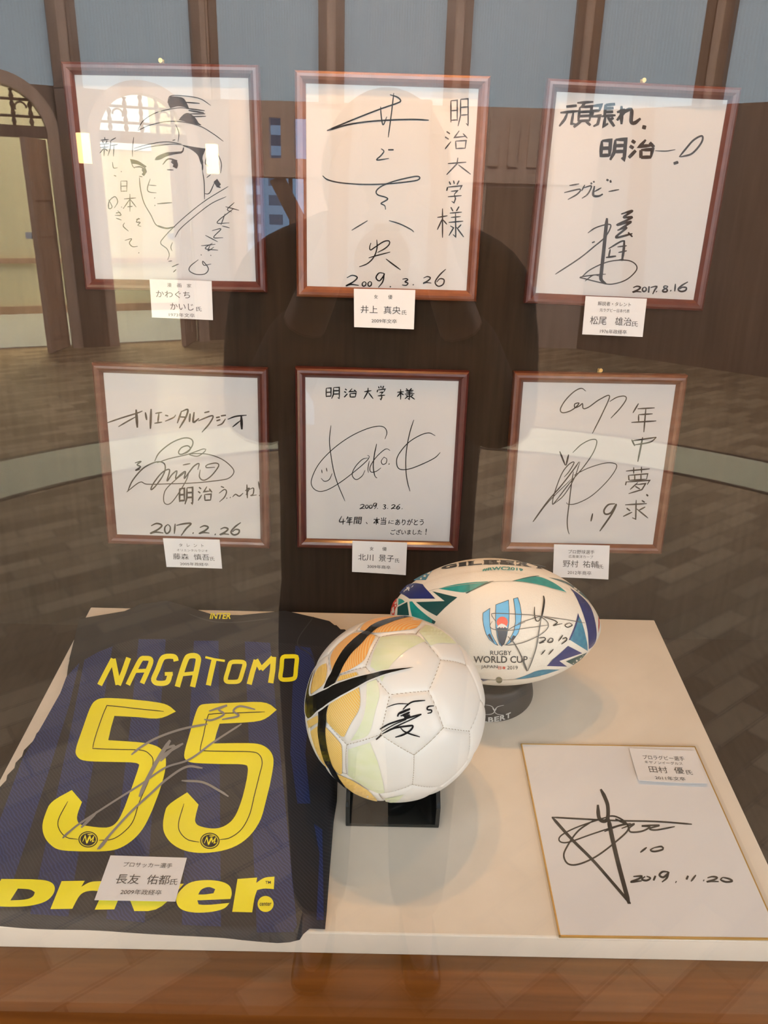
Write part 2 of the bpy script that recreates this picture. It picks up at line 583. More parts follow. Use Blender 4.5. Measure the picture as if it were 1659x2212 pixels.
structure(MB().box((-9, -13, FZ - .1), (7, 1.5, FZ)).make('floor', M_parquet))
structure(MB().box((-9, -13, 4.2), (7, 1.5, 4.3)).make('ceiling', mat('ceiling_white', (.6, .58, .55), .8)))
# ring inlaid in the floor
rv, rf = [], []
for i, r in enumerate((2.78, 2.82, 3.40, 3.45)):
    for k in range(97):
        t = RAD(170 + 200 * k / 96)
        rv.append((.3 + r * cos(t), -2.3 + r * sin(t), FZ + .004))
for i in range(3):
    for k in range(96):
        rf.append((i*97+k, i*97+k+1, (i+1)*97+k+1, (i+1)*97+k))
ring = mesh('trim_1', rv, rf, None)
ring.data.materials.append(mat('inlay_pale', (.72, .66, .44), .6)); ring.data.materials.append(mat('inlay_dark', (.08, .05, .03), .4))
for i, p in enumerate(ring.data.polygons): p.material_index = 0 if i // 96 == 1 else 1
structure(ring)


class Facet:
    """a straight stretch of the hall wall from a to b; (u, z) -> point, w: metres out into the hall"""
    def __init__(s, a, b):
        s.a = Vector((*a, 0)); d = Vector((*b, 0)) - s.a; s.L = d.length; s.d = d / s.L
        s.n = Vector((-s.d.y, s.d.x, 0))
    def __call__(s, u, z, w=0.0): return s.a + s.d * u + s.n * w + Vector((0, 0, z))
    def M(s): return Matrix(((s.d.x, s.n.x, 0, s.a.x), (s.d.y, s.n.y, 0, s.a.y), (0, 0, 1, 0), (0, 0, 0, 1)))
    def box(s, mb, u0, u1, z0, z1, w0, w1): return mb.box((u0, w0, z0), (u1, w1, z1), s.M())


FL = Facet((-6.0, -7.0), (-1.6, -9.05)); FM = Facet((-1.6, -9.05), (2.2, -9.0)); FRt = Facet((2.2, -9.0), (5.2, -6.4))
ZB = 1.65


def wall_with_holes(name, fc, u0, u1, z0, z1, holes, material, th=.12):
    outer = [(u0, z0), (u1, z0), (u1, z1), (u0, z1)]
    V, T = fill2d([outer] + holes, .8, .3)
    n = len(V)
    v = [fc(u, z, 0) for u, z in V] + [fc(u, z, -th) for u, z in V]
    f = [t for t in T] + [tuple(i + n for i in reversed(t)) for t in T]
    cnt = {}
    for t in T:
        for a, b in ((t[0], t[1]), (t[1], t[2]), (t[2], t[0])):
            cnt[(min(a, b), max(a, b))] = cnt.get((min(a, b), max(a, b)), 0) + 1
    f += [(a, b, b + n, a + n) for (a, b), c in cnt.items() if c == 1]
    o = mesh(name, v, f, material); recalc(o)
    return structure(o)


def arch_loop(uc, r, zs, z0, n=18):
    return [(uc - r, z0)] + [(uc - r * cos(pi*k/n), zs + r * sin(pi*k/n)) for k in range(n+1)] + [(uc + r, z0)]


ARCH = [(2.68, 1), (3.98, 2)]
wall_with_holes('wall_left', FL, 0, FL.L, FZ, ZB + .0, [[(a, min(b, ZB - .001)) for a, b in arch_loop(uc, .42, 1.22, FZ + .001)] for uc, _ in ARCH], M_darkwood)
wall_with_holes('wall_back', FM, 0, FM.L, FZ, ZB, [[(.12, -.02), (.75, -.02), (.75, .93), (.12, .93)], [(.40, 1.12), (.52, 1.12), (.52, 1.50), (.40, 1.50)], [(.66, 1.12), (.78, 1.12), (.78, 1.50), (.66, 1.50)]], M_hallwood)
FRt.box(MB(), 0, FRt.L, FZ, ZB, -.12, 0).make('wall_right', M_darkwood)['kind'] = 'structure'
# far walls that close the hall
MB().box((-6.3, -7.0, FZ), (-6.0, 1.5, 4.2)).make('wall_far_left', M_hallwood)['kind'] = 'structure'
MB().box((5.2, -6.5, FZ), (5.5, 1.5, 4.2)).make('wall_far_right', M_hallwood)['kind'] = 'structure'

# blinds above the wood: one panel between two posts, each its own
k = 0
for fc, posts in ((FL, (.9, 2.1, 3.33, 4.62)), (FM, (1.045, 2.29, 3.54)), (FRt, (1.055, 2.25, 3.3))):
    for u in posts:
        mb = MB(); fc.box(mb, u - .125, u - .045, ZB - (.02), 4.2, .0, .10); fc.box(mb, u + .045, u + .125, ZB - .02, 4.2, .0, .10)
        if fc is FL and u == 3.33: fc.box(mb, u - .13, u + .13, FZ, ZB, .0, .09)
        k += 1
        tr_ = mb.make('trim_%d' % (k + 1), M_darkwood); tr_['kind'] = 'structure'
        mb = MB(); fc.box(mb, u - .045, u + .045, ZB - .02, 4.2, .0, .06); mb.make('post_core', M_hallwood, tr_)
    e = [-.05] + list(posts) + [fc.L + .05]
    for i in range(len(e) - 1):
        mb = MB(); fc.box(mb, e[i], e[i+1], ZB, 4.2, -.05, -.02)
        o = mb.make('window_blind', M_blind); o['kind'] = 'structure'

# arched doorways
for uc, no in ARCH:
    d = thing('door_%d' % no, None, None, FL.M() @ at(uc, 0, FZ), kind='structure')
    mb = MB(); n = 24
    pts = []
    for r, w in ((.42, .0), (.42, .07), (.53, .07), (.53, .0)):
        pts.append([FL(a, b, w) for a, b in arch_loop(uc, r, 1.22, FZ, n)])
    v = [p for row in pts for p in row]; m = len(pts[0])
    mb.add(v, [(i*m+j, i*m+j+1, (i+1)*m+j+1, (i+1)*m+j) for i in range(3) for j in range(m-1)])
    mb.make('door_casing', M_hallwood, d)
    mb = MB(); FL.box(mb, uc - .42, uc + .42, 1.20, 1.30, -.06, .04); mb.make('transom_bar', M_darkwood, d)
    mb = MB()
    for i in range(-2, 3):                         # turned spindles of the fanlight
        u = uc + i * .15; top = 1.22 + math.sqrt(max(.0, .42**2 - (i*.15)**2)) - .01
        z = 1.30; j = 0
        while z < top:
            z2 = min(top, z + .035)
            mb.bar(FL(u, z, -.02), FL(u, z2, -.02), (.012 + .012 * (j % 2), .012 + .012 * ((j + 1) % 2)), 8); z = z2; j += 1
    for zz in (1.38, 1.52):
        hw = math.sqrt(.42**2 - (zz - 1.22)**2)
        mb.bar(FL(uc - hw, zz, -.02), FL(uc + hw, zz, -.02), .012, 8)
    for s in (-1, 1):
        for q in range(7):
            a0, a1 = q * .5, (q + 1) * .5
            p = lambda a: FL(uc + s * (.22 + .05 * cos(a)), 1.45 + .05 * sin(a), -.02)
            mb.bar(p(a0), p(a1), .009, 6)
    mb.make('fanlight_lattice', M_iron, d)
    mb = MB(); u = uc + (.40 if no == 1 else .41); mb2 = MB()
    for i in range(2): pass
    Ld = FL.M() @ at(u, -.02, 0) @ Matrix.Rotation(RAD(-62), 4, 'Z')
    mb.box((-.42, -.045, FZ + .01), (0, 0, 1.19), Ld)
    for zz in (-.62, -.30, .02, .34, .66, .98):
        for xx in (-.37, -.19):
            mb.box((xx, -.06, zz), (xx + .14, .012, zz + .20), Ld)
    leaf = mb.make('door_leaf', M_hallwood, d)
    MB().box((-.40, -.12, .32), (-.25, -.06, .38), Ld).make('door_handle', mat('handle_steel', (.6, .6, .6), .3, .8), leaf)

# room behind the doorways
mb = MB(); FL.box(mb, -.5, 5.2, FZ, 3.0, -2.7, -2.6); mb.make('wall_inner', M_cream)['kind'] = 'structure'
mb = MB(); FL.box(mb, -.5, 5.2, FZ, FZ + .006, -2.6, -.1); mb.make('floor_inner', M_paleft)['kind'] = 'structure'
mb = MB(); FL.box(mb, -.5, 5.2, -.12, -.06, -2.6, -2.57); FL.box(mb, -.5, 5.2, FZ, FZ + .1, -2.6, -2.57)
mb.make('baseboard_inner', M_hallwood)['kind'] = 'structure'
mb = MB(); FL.box(mb, 3.4, 4.5, 1.25, 2.2, -2.6, -2.59)
mb.make('window_2', mat('daylit_window', (.6, .65, .7), .5, emit=(.72, .86, 1.0), es=3.5))['kind'] = 'structure'

# middle wall: window bars, brace, counter, rails
w1 = thing('window_1', None, None, FM.M() @ at(.43, 0, -.02), kind='structure')
mb = MB(); FM.box(mb, .10, .77, -.06, -.02, -.10, .05); mb.make('window_sill', M_hallwood, w1)
mb = MB(); FM.box(mb, .585, .625, -.02, .93, -.10, -.05); FM.box(mb, .21, .235, -.02, .93, -.10, -.05); mb.make('window_bar', M_darkwood, w1)
Lb = FM.M() @ at(.72, -.04, .45) @ Matrix.Rotation(RAD(-28), 4, 'Y')
MB().box((-.08, -.03, -.60), (.08, .03, .55), Lb).make('brace', M_darkwood, w1)
mb = MB(); FM.box(mb, .33, .59, -.02, .18, -.12, -.08); mb.make('low_screen', M_greyp, w1)
mb = MB(); FM.box(mb, 0, .98, -.22, -.16, 0, .30); FM.box(mb, 2.5, 3.3, -.24, -.09, 0, .10)
mb.make('trim_20', M_greyp)['kind'] = 'structure'
mb = MB(); FM.box(mb, .08, .30, -.60, -.26, 0, .02); mb.make('trim_21', M_greyp)['kind'] = 'structure'
mb = MB()
for u in (1.5, 2.0, 2.66, 2.86, 3.06): FM.box(mb, u, u + .10, 1.10, 1.56, 0, .04)
FM.box(mb, 0, FM.L, .94, 1.04, 0, .06)
for u in (1.2, 1.9, 2.6, 3.3): FM.box(mb, u, u + .06, FZ, .94, 0, .03)
mb.make('trim_22', M_hallwood)['kind'] = 'structure'
mb = MB(); FM.box(mb, 1.30, 3.25, -.02, .90, 0, .02); mb.make('trim_23', grain(mat('mid_wood', (.2, .11, .06), .4), (.17, .095, .055), (.24, .14, .08), (6, 6, 1)))['kind'] = 'structure'

# tower block outside
M_tower = mat('tower_facade', (.5, .5, .52), .7)
n_, l_, b_ = nodes(M_tower)
tc = n_.new('ShaderNodeTexCoord'); br = n_.new('ShaderNodeTexBrick'); mp = n_.new('ShaderNodeMapping'); mp.inputs['Rotation'].default_value = (RAD(90), 0, 0)
br.offset = 0; br.inputs['Scale'].default_value = 1; br.inputs['Brick Width'].default_value = 1.1; br.inputs['Row Height'].default_value = .9; br.inputs['Mortar Size'].default_value = .22
br.inputs['Color1'].default_value = (.10, .11, .14, 1); br.inputs['Color2'].default_value = (.22, .23, .26, 1); br.inputs['Mortar'].default_value = (.62, .62, .64, 1)
l_.new(tc.outputs['Object'], mp.inputs[0]); l_.new(mp.outputs[0], br.inputs['Vector']); l_.new(br.outputs['Color'], b_.inputs['Base Color'])
tw = thing('office_tower', 'pale grey office tower with rows of windows seen through the hall window', 'building', at(-7, -44, -8))
MB().box((-9.2, -46, -8), (-4.75, -42, 7.0)).make('facade', M_tower, tw)
MB().box((-9.3, -46.1, 7.0), (-4.65, -41.9, 7.3)).make('parapet', M_greyp, tw)

# pendant lamps
M_shade = mat('lit_lamp_shade', (.9, .75, .5), .6, emit=(1.0, .58, .22), es=24.0)
for (x, y, z), lab in (((-2.61, -7.6, .975), 'glowing cylinder pendant lamp nearest the left doorway'), ((-1.535, -7.75, .925), 'glowing cylinder pendant lamp to the right of the arched doorway')):
    t = thing('pendant_lamp', lab, 'lamp', at(x, y, z), group='pendant lamps in the hall')
    MB().lathe([(0, 0), (.05, 0), (.055, .004), (.055, .236), (.05, .24), (0, .24)], (x, y, z), 32).make('lamp_shade', M_shade, t, True)
    MB().lathe([(0, .24), (.03, .24), (.03, .27), (0, .27)], (x, y, z), 24).make('cap', M_brass, t)
    MB().lathe([(0, -.02), (.014, -.02), (.014, 0), (0, 0)], (x, y, z), 16).make('finial', M_brass, t)
    MB().bar((x, y, z + .27), (x, y, 4.2), .004).make('cord', M_iron, t)

# ================================================================== DISPLAY CASE
case = thing('display_case', 'dark brown glass-fronted display case with a warm wooden front sill', 'display case', at(0, -.3, -.06))
T_ = math.tan(LEAN)


def wallpt(x, b, n): return Vector(np.array([x, 0, 0]) + b * WU + n * WN)


WNB = -.010      # the panel lies this far behind the boards
mb = MB()
v = [wallpt(x, b, n) for n in (WNB - .0012, WNB - .02) for x, b in ((-1.1, -.05), (1.1, -.05), (1.1, 1.50), (-1.1, 1.50))]
mb.add(v, [(0, 1, 2, 3), (4, 7, 6, 5), (0, 4, 5, 1), (1, 5, 6, 2), (2, 6, 7, 3), (3, 7, 4, 0)])
mb.make('back_panel', M_back, case)
MB().box((-1.1, -.562, -.075), (1.1, .03, -.042)).make('floor_panel', M_back, case)
MB().box((-1.1, -.72, -.075), (1.1, -.552, -.0402)).make('front_sill', M_ledge, case, bevel=.002)
for s in (-1, 1):
    MB().box((s * 1.1 - .02, -.70, -.08), (s * 1.1 + .02, .35, 1.46)).make('side_panel', M_back, case)
MB().box((-1.12, -.60, 1.44), (1.12, .35, 1.47)).make('top_panel', M_back, case)
MB().box((-1.12, -.72, FZ), (1.12, .35, -.075)).make('cabinet_base', M_ledge, case)
TAU = RAD(4.5)
gy = lambda z, o=0: -.60 + (z - CAM[2]) * math.tan(TAU) + o
mb = MB()
mb.add([(x, gy(z, o), z) for o in (0, .005) for x, z in ((-1.08, -.041), (1.08, -.041), (1.08, 1.44), (-1.08, 1.44))],
       [(0, 1, 2, 3), (4, 7, 6, 5), (0, 4, 5, 1), (1, 5, 6, 2), (2, 6, 7, 3), (3, 7, 4, 0)])
mb.make('glass_pane', M_glass, case, label='clear front glass mirroring the hall')
for lx, ly in ((-.10, .03), (.12, .03), (.55, -.10), (.02, -.12)):
    MB().lathe([(.026, 1.40), (.034, 1.40), (.034, 1.44), (.026, 1.44), (.026, 1.40)], (lx, ly, 0), 24).make('lamp_ring', M_brass, case)

# white platform
sh = structure_shelf = MB().add(
    [(-.491, 0, 0), (.466, 0, 0), (.466, -.558, 0), (-.491, -.5565, 0), (-.491, 0, -.0395), (.466, 0, -.0395), (.466, -.558, -.0395), (-.491, -.5565, -.0395)],
    [(0, 3, 2, 1), (4, 5, 6, 7), (0, 1, 5, 4), (1, 2, 6, 5), (2, 3, 7, 6), (3, 0, 4, 7)]).make('display_platform', M_white, None, bevel=.002)
tag(sh, 'low cream white platform board carrying the jersey and the balls', 'platform')

# ================================================================== FRAMES
FRAMES = {'TL': (-.31503, .65476, .0106), 'TC': (-.00473, .6515, -.00105), 'TR': (.33347, .64879, -.01697),
          'BL': (-.31654, .25946, -.00891), 'BC': (-.00836, .26146, .0003), 'BR': (.32547, .26372, .00838)}
AW, AH, RAIL = .2341, .2640, .0153
PROF = [(0, WNB), (0, .003), (.0012, .0062), (.004, .0082), (.0075, .0085), (.011, .0068), (.0138, .0035), (.0153, .0012), (.0153, -.001)]
LAB = {'TL': 'dark red wooden frame holding an ink drawing of a capped man',
       'TC': 'wooden frame tinted orange as lamp glow, holding a board signed in thin strokes, upper middle of the wall',
       'TR': 'dark red wooden frame holding a board brushed in thick black letters dated 2017.8.16',
       'BL': 'red brown wooden frame holding a board dated 2017.2.26',
       'BC': 'dark red wooden frame holding a board with a smiling face in its signature',
       'BR': 'light brown wooden frame holding a board with the number 19'}
boards = {}
s_board = s_wall(0.0)
for key, (cx, cz, rt) in FRAMES.items():
    b0 = cz / cos(LEAN)
    X = Vector((1, 0, 0)); Y = Vector(WU); Z = Vector(WN)
    x2 = X * cos(rt) + Y * sin(rt); y2 = Y * cos(rt) - X * sin(rt)
    org = X * cx + Y * b0
    Mf = Matrix(((x2.x, y2.x, Z.x, org.x), (x2.y, y2.y, Z.y, org.y), (x2.z, y2.z, Z.z, org.z), (0, 0, 0, 1)))
    t = thing('framed_autograph', LAB[key], 'picture frame', Mf @ at(0, -AH/2 - RAIL, WNB), group='framed autograph boards on the back panel')
    ow, oh = AW/2 + RAIL, AH/2 + RAIL
    v, f = [], []
    for sx, sy in ((-1, 1), (1, 1), (1, -1), (-1, -1)):
        v += [Mf @ Vector((sx * (ow - d), sy * (oh - d), n)) for d, n in PROF]
    m = len(PROF)
    for i in range(4):
        j = (i + 1) % 4
        f += [(i*m+k, j*m+k, j*m+k+1, i*m+k+1) for k in range(m-1)]
    fo = mesh('moulding', v, f, M_fr[key], t); recalc(fo)
    bo = MB().box((-AW/2 - .004, -AH/2 - .004, -.004), (AW/2 + .004, AH/2 + .004, 0), Mf).make('signature_board', M_board, t)
    MB().box((-AW/2 - .001, -AH/2 - .001, .0009), (AW/2 + .001, AH/2 + .001, .0014), Mf).make('clear_cover', M_film, t)
    boards[key] = bo
    if key in ('TL', 'TR', 'BR'):
        hx = Mf @ Vector((0, oh + .004, WNB))
        h = thing('picture_hook', {'TL': 'small brass hook above the frame with the capped man', 'TR': 'small brass hook above the frame dated 2017.8.16', 'BR': 'small brass hook above the frame with the number 19'}[key], 'hook', Matrix.Translation(hx), group='picture hooks')
        MB().bar(hx, hx + Z * .008, .002, 12).bar(hx + Z * .008, hx + Z * .0095, .0029, 16).make('nail', M_brass, h)
        MB().box((-.003, -.010, -.0005), (.003, .002, .002), Mf @ at(0, oh + .004, WNB + .0006)).make('hook_plate', M_brass, h)

OFF = .0003
# --- upper left: capped man in ink, dedication, signature
c = crop(130, 130, 3.318)
draw = S(c, [[(555,505),(640,467),(760,440),(870,442),(1000,472),(1100,530),(1170,582)], [(558,497),(600,430),(700,372),(850,342),(940,352)],
  [(770,305),(790,257),(880,255),(1000,275),(1080,325)], [16,(780,285),(860,290),(900,330)], [14,(775,310),(880,322),(920,345)], [10,(880,300),(1000,310)], [10,(900,345),(1035,362)],
  [20,(860,420),(910,388),(960,410)], [18,(880,425),(950,450)], [9,(930,385),(1040,385)], [9,(940,405),(1045,402)], [9,(960,440),(1010,465)], [12,(920,360),(1030,378)],
  [(530,632),(640,602),(760,585),(870,600)], [(530,652),(640,622),(800,602),(880,608)], [(527,552),(518,640),(518,692)], [(845,585),(850,520),(828,462)], [(805,575),(825,570)],
  [14,(505,715),(550,735),(612,765)], [(505,715),(520,760),(535,775)], [9,(530,768),(575,765),(612,785)], [22,(590,780),(605,805),(592,825)], [(565,832),(590,836)],
  [20,(685,705),(740,680),(780,662)], [14,(770,665),(868,660),(885,625)], [10,(735,748),(775,708),(840,720)], [26,(800,722),(825,745),(815,768)], [9,(765,785),(812,787)],
  [7,(645,850),(625,920),(640,945),(690,950)], [6,(635,895),(690,900)], [9,(695,1029),(802,1021)], [10,(675,985),(680,990)], [10,(676,1040),(682,1042)],
  [7,(568,840),(575,920),(600,1020),(650,1110),(690,1182),(760,1206),(822,1196)], [11,(700,1185),(760,1205),(815,1195)],
  [16,(880,612),(960,632),(1040,640)], [26,(965,640),(1010,672),(1025,650)], [22,(1000,680),(1018,740)], [12,(1020,740),(1020,790)], [7,(1020,790),(1032,880),(1035,998)],
  [(1130,670),(1155,740),(1150,810)], [(1045,700),(1040,740),(1060,760)], [(1050,842),(1078,820)], [8,(1035,958),(1070,952),(1105,880)], [20,(1110,875),(1140,888)], [10,(1120,905),(1150,912)],
  [6,(1205,905),(1050,1000),(920,1100),(820,1190),(745,1268),(720,1312),(765,1352),(782,1395),(770,1432)], [6,(1190,978),(1080,1030),(950,1130),(860,1210),(822,1270)],
  [(805,1305),(793,1340),(802,1368)], [7,(800,1482),(850,1460)], [7,(810,1520),(832,1500)], [(775,1442),(802,1438)]], 6)
draw += [fill2d([round_loop(c(q))], 6, 3) for q in ([(768,305),(788,258),(880,264),(905,300),(925,348),(850,326),(790,345)], [(848,428),(905,378),(962,398),(1002,466),(930,452),(885,438)],
  [(878,608),(960,622),(1045,634),(1030,662),(1018,700),(1022,760),(1005,740),(1000,700),(965,655)], [(678,716),(688,690),(760,660),(870,654),(872,668),(775,682),(712,717)],
  [(500,708),(558,718),(620,762),(606,774),(560,746),(510,742)], [(585,775),(612,772),(622,800),(600,832),(585,815),(600,800)], [(798,715),(835,718),(848,750),(836,778),(808,765),(815,742)], [(1100,872),(1125,850),(1152,890),(1135,912),(1118,905)])]
decal('ink_drawing', draw, s_board, OFF, M_ink, boards['TL'])
hw = glyph(c, '新', (278,550,412,692), 7, .05) + glyph(c, '日', (425,862,488,948), 6) + glyph(c, '本', (452,955,548,1088), 7)
hw += S(c, [[(375,730),(383,772),(412,770)], [(436,795),(440,802)], [(385,825),(402,832)], [(545,1142),(572,1136)], [(562,1130),(546,1160),(574,1162),(556,1184),(580,1190)],
  [(348,1000),(372,1052),(348,1062),(352,1010),(392,978),(412,1015),(388,1060)], [(398,1096),(432,1090)], [(412,1078),(436,1110),(392,1112)], [(400,1132),(440,1146)], [(438,1050),(442,1055)], [(452,1058),(456,1064)],
  [(462,1165),(452,1190),(490,1226)], [(463,1292),(512,1280),(496,1310),(518,1336),(556,1334)], [9,(561,1379),(566,1382)]], 7)
decal('handwriting', hw, s_board, OFF, M_ink, boards['TL'])
sg = S(c, [[(1185,1050),(1282,1076)], [(1248,1020),(1198,1070),(1230,1088)], [(1245,1062),(1125,1162),(1212,1166)], [(1182,1100),(1152,1182)], [(1160,1188),(1215,1202)], [(1088,1222),(1152,1210),(1100,1270),(1168,1272)],
  [(1040,1255),(1130,1302)], [(1092,1310),(1040,1350),(1132,1362)], [(1010,1330),(1112,1320)], [(1076,1322),(1060,1366),(1102,1340)], [(1008,1393),(1014,1398)], [(1077,1397),(1082,1402)],
  [(990,1430),(932,1478),(928,1512),(980,1536),(1040,1530),(1062,1492),(1022,1440),(1030,1470),(1082,1460)]], 7)
decal('signature', sg, s_board, OFF, M_ink, boards['TL'])

# --- upper middle
c = crop(620, 130, 3.687)
sg = S(c, [[12,(318,560),(560,460),(740,390),(870,345),(905,325),(880,295),(820,275)], [13,(318,562),(480,515),(640,490),(820,477),(1000,472),(1130,478)], [(745,370),(750,440),(765,515),(795,450)], [(850,262),(832,420),(806,615)],
  [11,(750,705),(772,725),(748,760),(715,795),(812,783)], [12,(805,714),(850,714)],
  [11,(283,920),(320,950),(400,972),(520,985),(650,990),(800,985),(950,970),(1040,955),(1058,935),(1030,925),(950,940),(850,965),(760,1000),(712,1040),(722,1072),(780,1090),(803,1105),(780,1122),(748,1142),(778,1158),(785,1190)],
  [(515,1355),(642,1278)], [(812,1277),(900,1305),(990,1350),(1010,1370)],
  [(715,1430),(716,1500),(690,1570),(640,1620),(575,1646)], [(668,1455),(658,1490),(665,1512),(700,1490),(770,1445),(812,1440),(815,1465),(780,1500),(720,1532)], [(650,1575),(700,1560),(822,1528)], [11,(788,1583),(850,1630),(905,1670)]], 10)
decal('signature', sg, s_board, OFF, M_ink, boards['TC'])
hw = []
for ch, bx in (('明', (1298,300,1450,530)), ('治', (1255,555,1450,715)), ('大', (1260,770,1470,920)), ('学', (1265,955,1400,1142)), ('様', (1190,1160,1410,1425))):
    hw += glyph(c, ch, bx, 11)
for ch, bx in (('2', (465,1712,575,1800)), ('0', (594,1762,634,1802)), ('0', (640,1760,678,1802)), ('9', (700,1688,790,1812)), ('3', (912,1738,972,1796)), ('2', (1080,1722,1152,1780)), ('6', (1172,1662,1268,1802))):
    hw += glyph(c, ch, bx, 11)
hw += S(c, [[12,(820,1800),(826,1808)], [12,(1003,1785),(1008,1792)]], 12)
decal('handwriting', hw, s_board, OFF, M_ink, boards['TC'])

# --- upper right
c = crop(1110, 150, 3.13)
hw = glyph(c, '頑', (308,212,530,392), 19, .12) + glyph(c, '張', (515,228,690,392), 21, .12) + glyph(c, 'れ', (690,240,862,378), 26)
hw += glyph(c, '明', (582,468,760,615), 25, .08) + glyph(c, '治', (778,470,960,604), 24, .08)
hw += S(c, [[28,(868,388),(894,394)], [8,(955,550),(1030,552),(1092,542)], [13,(1118,592),(1160,540),(1215,478),(1272,450),(1268,495),(1205,568),(1125,592)], [20,(1080,637),(1112,626)],
  [(375,785),(442,774)], [(340,833),(446,810),(430,842),(365,880)], [(480,780),(458,822)], [(475,800),(524,788),(500,842),(460,872)], [14,(520,765),(528,776)], [14,(538,755),(544,765)],
  [17,(545,788),(537,850),(575,856),(602,842)], [(592,800),(545,826)], [15,(626,744),(640,752)], [14,(652,748),(656,766)], [(640,826),(712,812)]], 10)
for ch, bx in (('2', (800,1465,865,1508)), ('0', (865,1470,900,1503)), ('1', (903,1465,922,1510)), ('7', (922,1463,970,1520)), ('8', (1000,1462,1050,1505)), ('1', (1078,1448,1102,1502)), ('6', (1105,1435,1180,1502))):
    hw += glyph(c, ch, bx, 12)
hw += S(c, [[13,(962,1500),(967,1504)], [13,(1058,1494),(1064,1498)]], 13)
decal('handwriting', hw, s_board, OFF, M_ink, boards['TR'])
sg = S(c, [[15,(725,978),(802,956),(742,1000),(800,1000),(698,1052),(792,1030),(712,1082)], [15,(700,1088),(762,1070),(690,1136),(802,1110)], [12,(772,1102),(802,1132)],
  [24,(630,1005),(620,1100),(605,1250),(592,1370),(590,1420),(622,1450)], [9,(500,1106),(550,1072),(620,1050),(656,1056),(620,1130),(540,1200),(440,1280),(280,1385)],
  [10,(528,1172),(548,1164)], [12,(640,1212),(740,1160),(735,1232)], [18,(747,1155),(742,1225),(730,1296)], [(700,1200),(764,1192)], [(706,1238),(764,1226)], [12,(652,1215),(640,1272)], [14,(622,1272),(692,1262)], [(698,1292),(742,1282)],
  [8,(450,1412),(520,1352),(640,1300),(760,1290),(820,1315),(828,1358),(760,1422),(660,1452),(580,1440),(480,1415),(448,1405),(540,1390),(622,1384)], [8,(482,1430),(540,1390),(592,1402)]], 10)
decal('signature', sg, s_board, OFF, M_ink, boards['TR'])

# --- lower left
c = crop(180, 760, 3.77)
hw = S(c, [[(195,578),(300,542),(435,500),(482,482)], [22,(430,470),(440,618)], [(425,530),(350,572),(285,610)], [16,(505,492),(516,556)], [19,(552,465),(546,627)], [(585,502),(642,492)], [14,(615,500),(606,580)], [(578,582),(642,572)],
  [(665,516),(692,522)], [(665,566),(735,535),(752,512)], [15,(800,482),(765,582)], [15,(800,486),(850,470),(835,532),(782,622)], [(790,530),(832,532)], [17,(870,502),(864,572)], [17,(902,490),(896,572),(942,542)],
  [(985,496),(1027,486)], [12,(935,562),(1052,520),(1030,580),(965,656)], [(1080,536),(1112,530)], [(1084,562),(1116,552)], [(1090,602),(1130,585),(1158,545)], [(1120,522),(1162,516)], [(1175,550),(1240,526),(1330,516)], [22,(1286,520),(1291,632)], [(1280,560),(1215,612)]], 12)
hw += glyph(c, '明', (778,1100,896,1245), 15) + glyph(c, '治', (932,1092,1056,1218), 12)
hw += S(c, [[(1120,1096),(1146,1106)], [(1105,1152),(1150,1120),(1166,1140),(1148,1185),(1108,1222)], [11,(1166,1190),(1172,1193)], [11,(1194,1185),(1200,1188)], [(1215,1182),(1240,1160),(1270,1176),(1302,1150)],
  [14,(1332,1080),(1336,1192)], [(1318,1132),(1352,1110),(1325,1165)], [(1350,1122),(1386,1110),(1382,1160),(1360,1172),(1412,1165)], [10,(1426,1055),(1436,1122)], [13,(1433,1166),(1438,1172)]], 10)
for ch, bx in (('2', (540,1396,656,1482)), ('0', (655,1402,716,1482)), ('1', (728,1398,760,1484)), ('7', (752,1390,882,1498)), ('2', (940,1415,1030,1482)), ('2', (1108,1430,1190,1492)), ('6', (1195,1388,1286,1492))):
    hw += glyph(c, ch, bx, 14)
hw += S(c, [[16,(890,1474),(898,1478)], [16,(1070,1484),(1078,1490)]], 16)
decal('handwriting', hw, s_board, OFF, M_ink, boards['BL'])
sg = S(c, [[12,(420,905),(470,892),(438,920),(466,936),(425,966),(462,956)],
  [11,(360,1140),(400,1050),(480,955),(560,908),(620,895),(660,912),(666,960),(640,1022),(582,1100),(550,1122),(572,1070),(640,985),(702,960),(682,1052),(722,1000),(762,970),(752,1032),(800,992),(832,975),(822,1032),(862,980),(902,930),(942,910),(932,960)],
  [(580,892),(620,820),(720,740),(820,702),(880,712),(892,750),(862,800),(800,835),(775,820),(800,780),(850,765),(872,790),(840,822),(800,835)],
  [8,(600,905),(700,870),(850,835),(980,790),(992,808),(930,850),(862,832),(1000,832),(1120,870),(1200,930),(1226,980),(1182,1030),(1080,1050),(900,1068),(700,1075),(520,1078),(460,1062),(352,1142)],
  [(810,922),(872,910)], [8,(862,980),(830,1062),(742,1200),(692,1242),(656,1220),(666,1132),(742,1050),(832,980)],
  [(952,960),(946,1020),(982,1046),(1042,1010),(1102,930),(1080,906),(1010,920),(1000,942),(1072,940)]], 10)
decal('signature', sg, s_board, OFF, mat('dark_grey_ink', (.028, .026, .023), .5, spec=.1), boards['BL'])

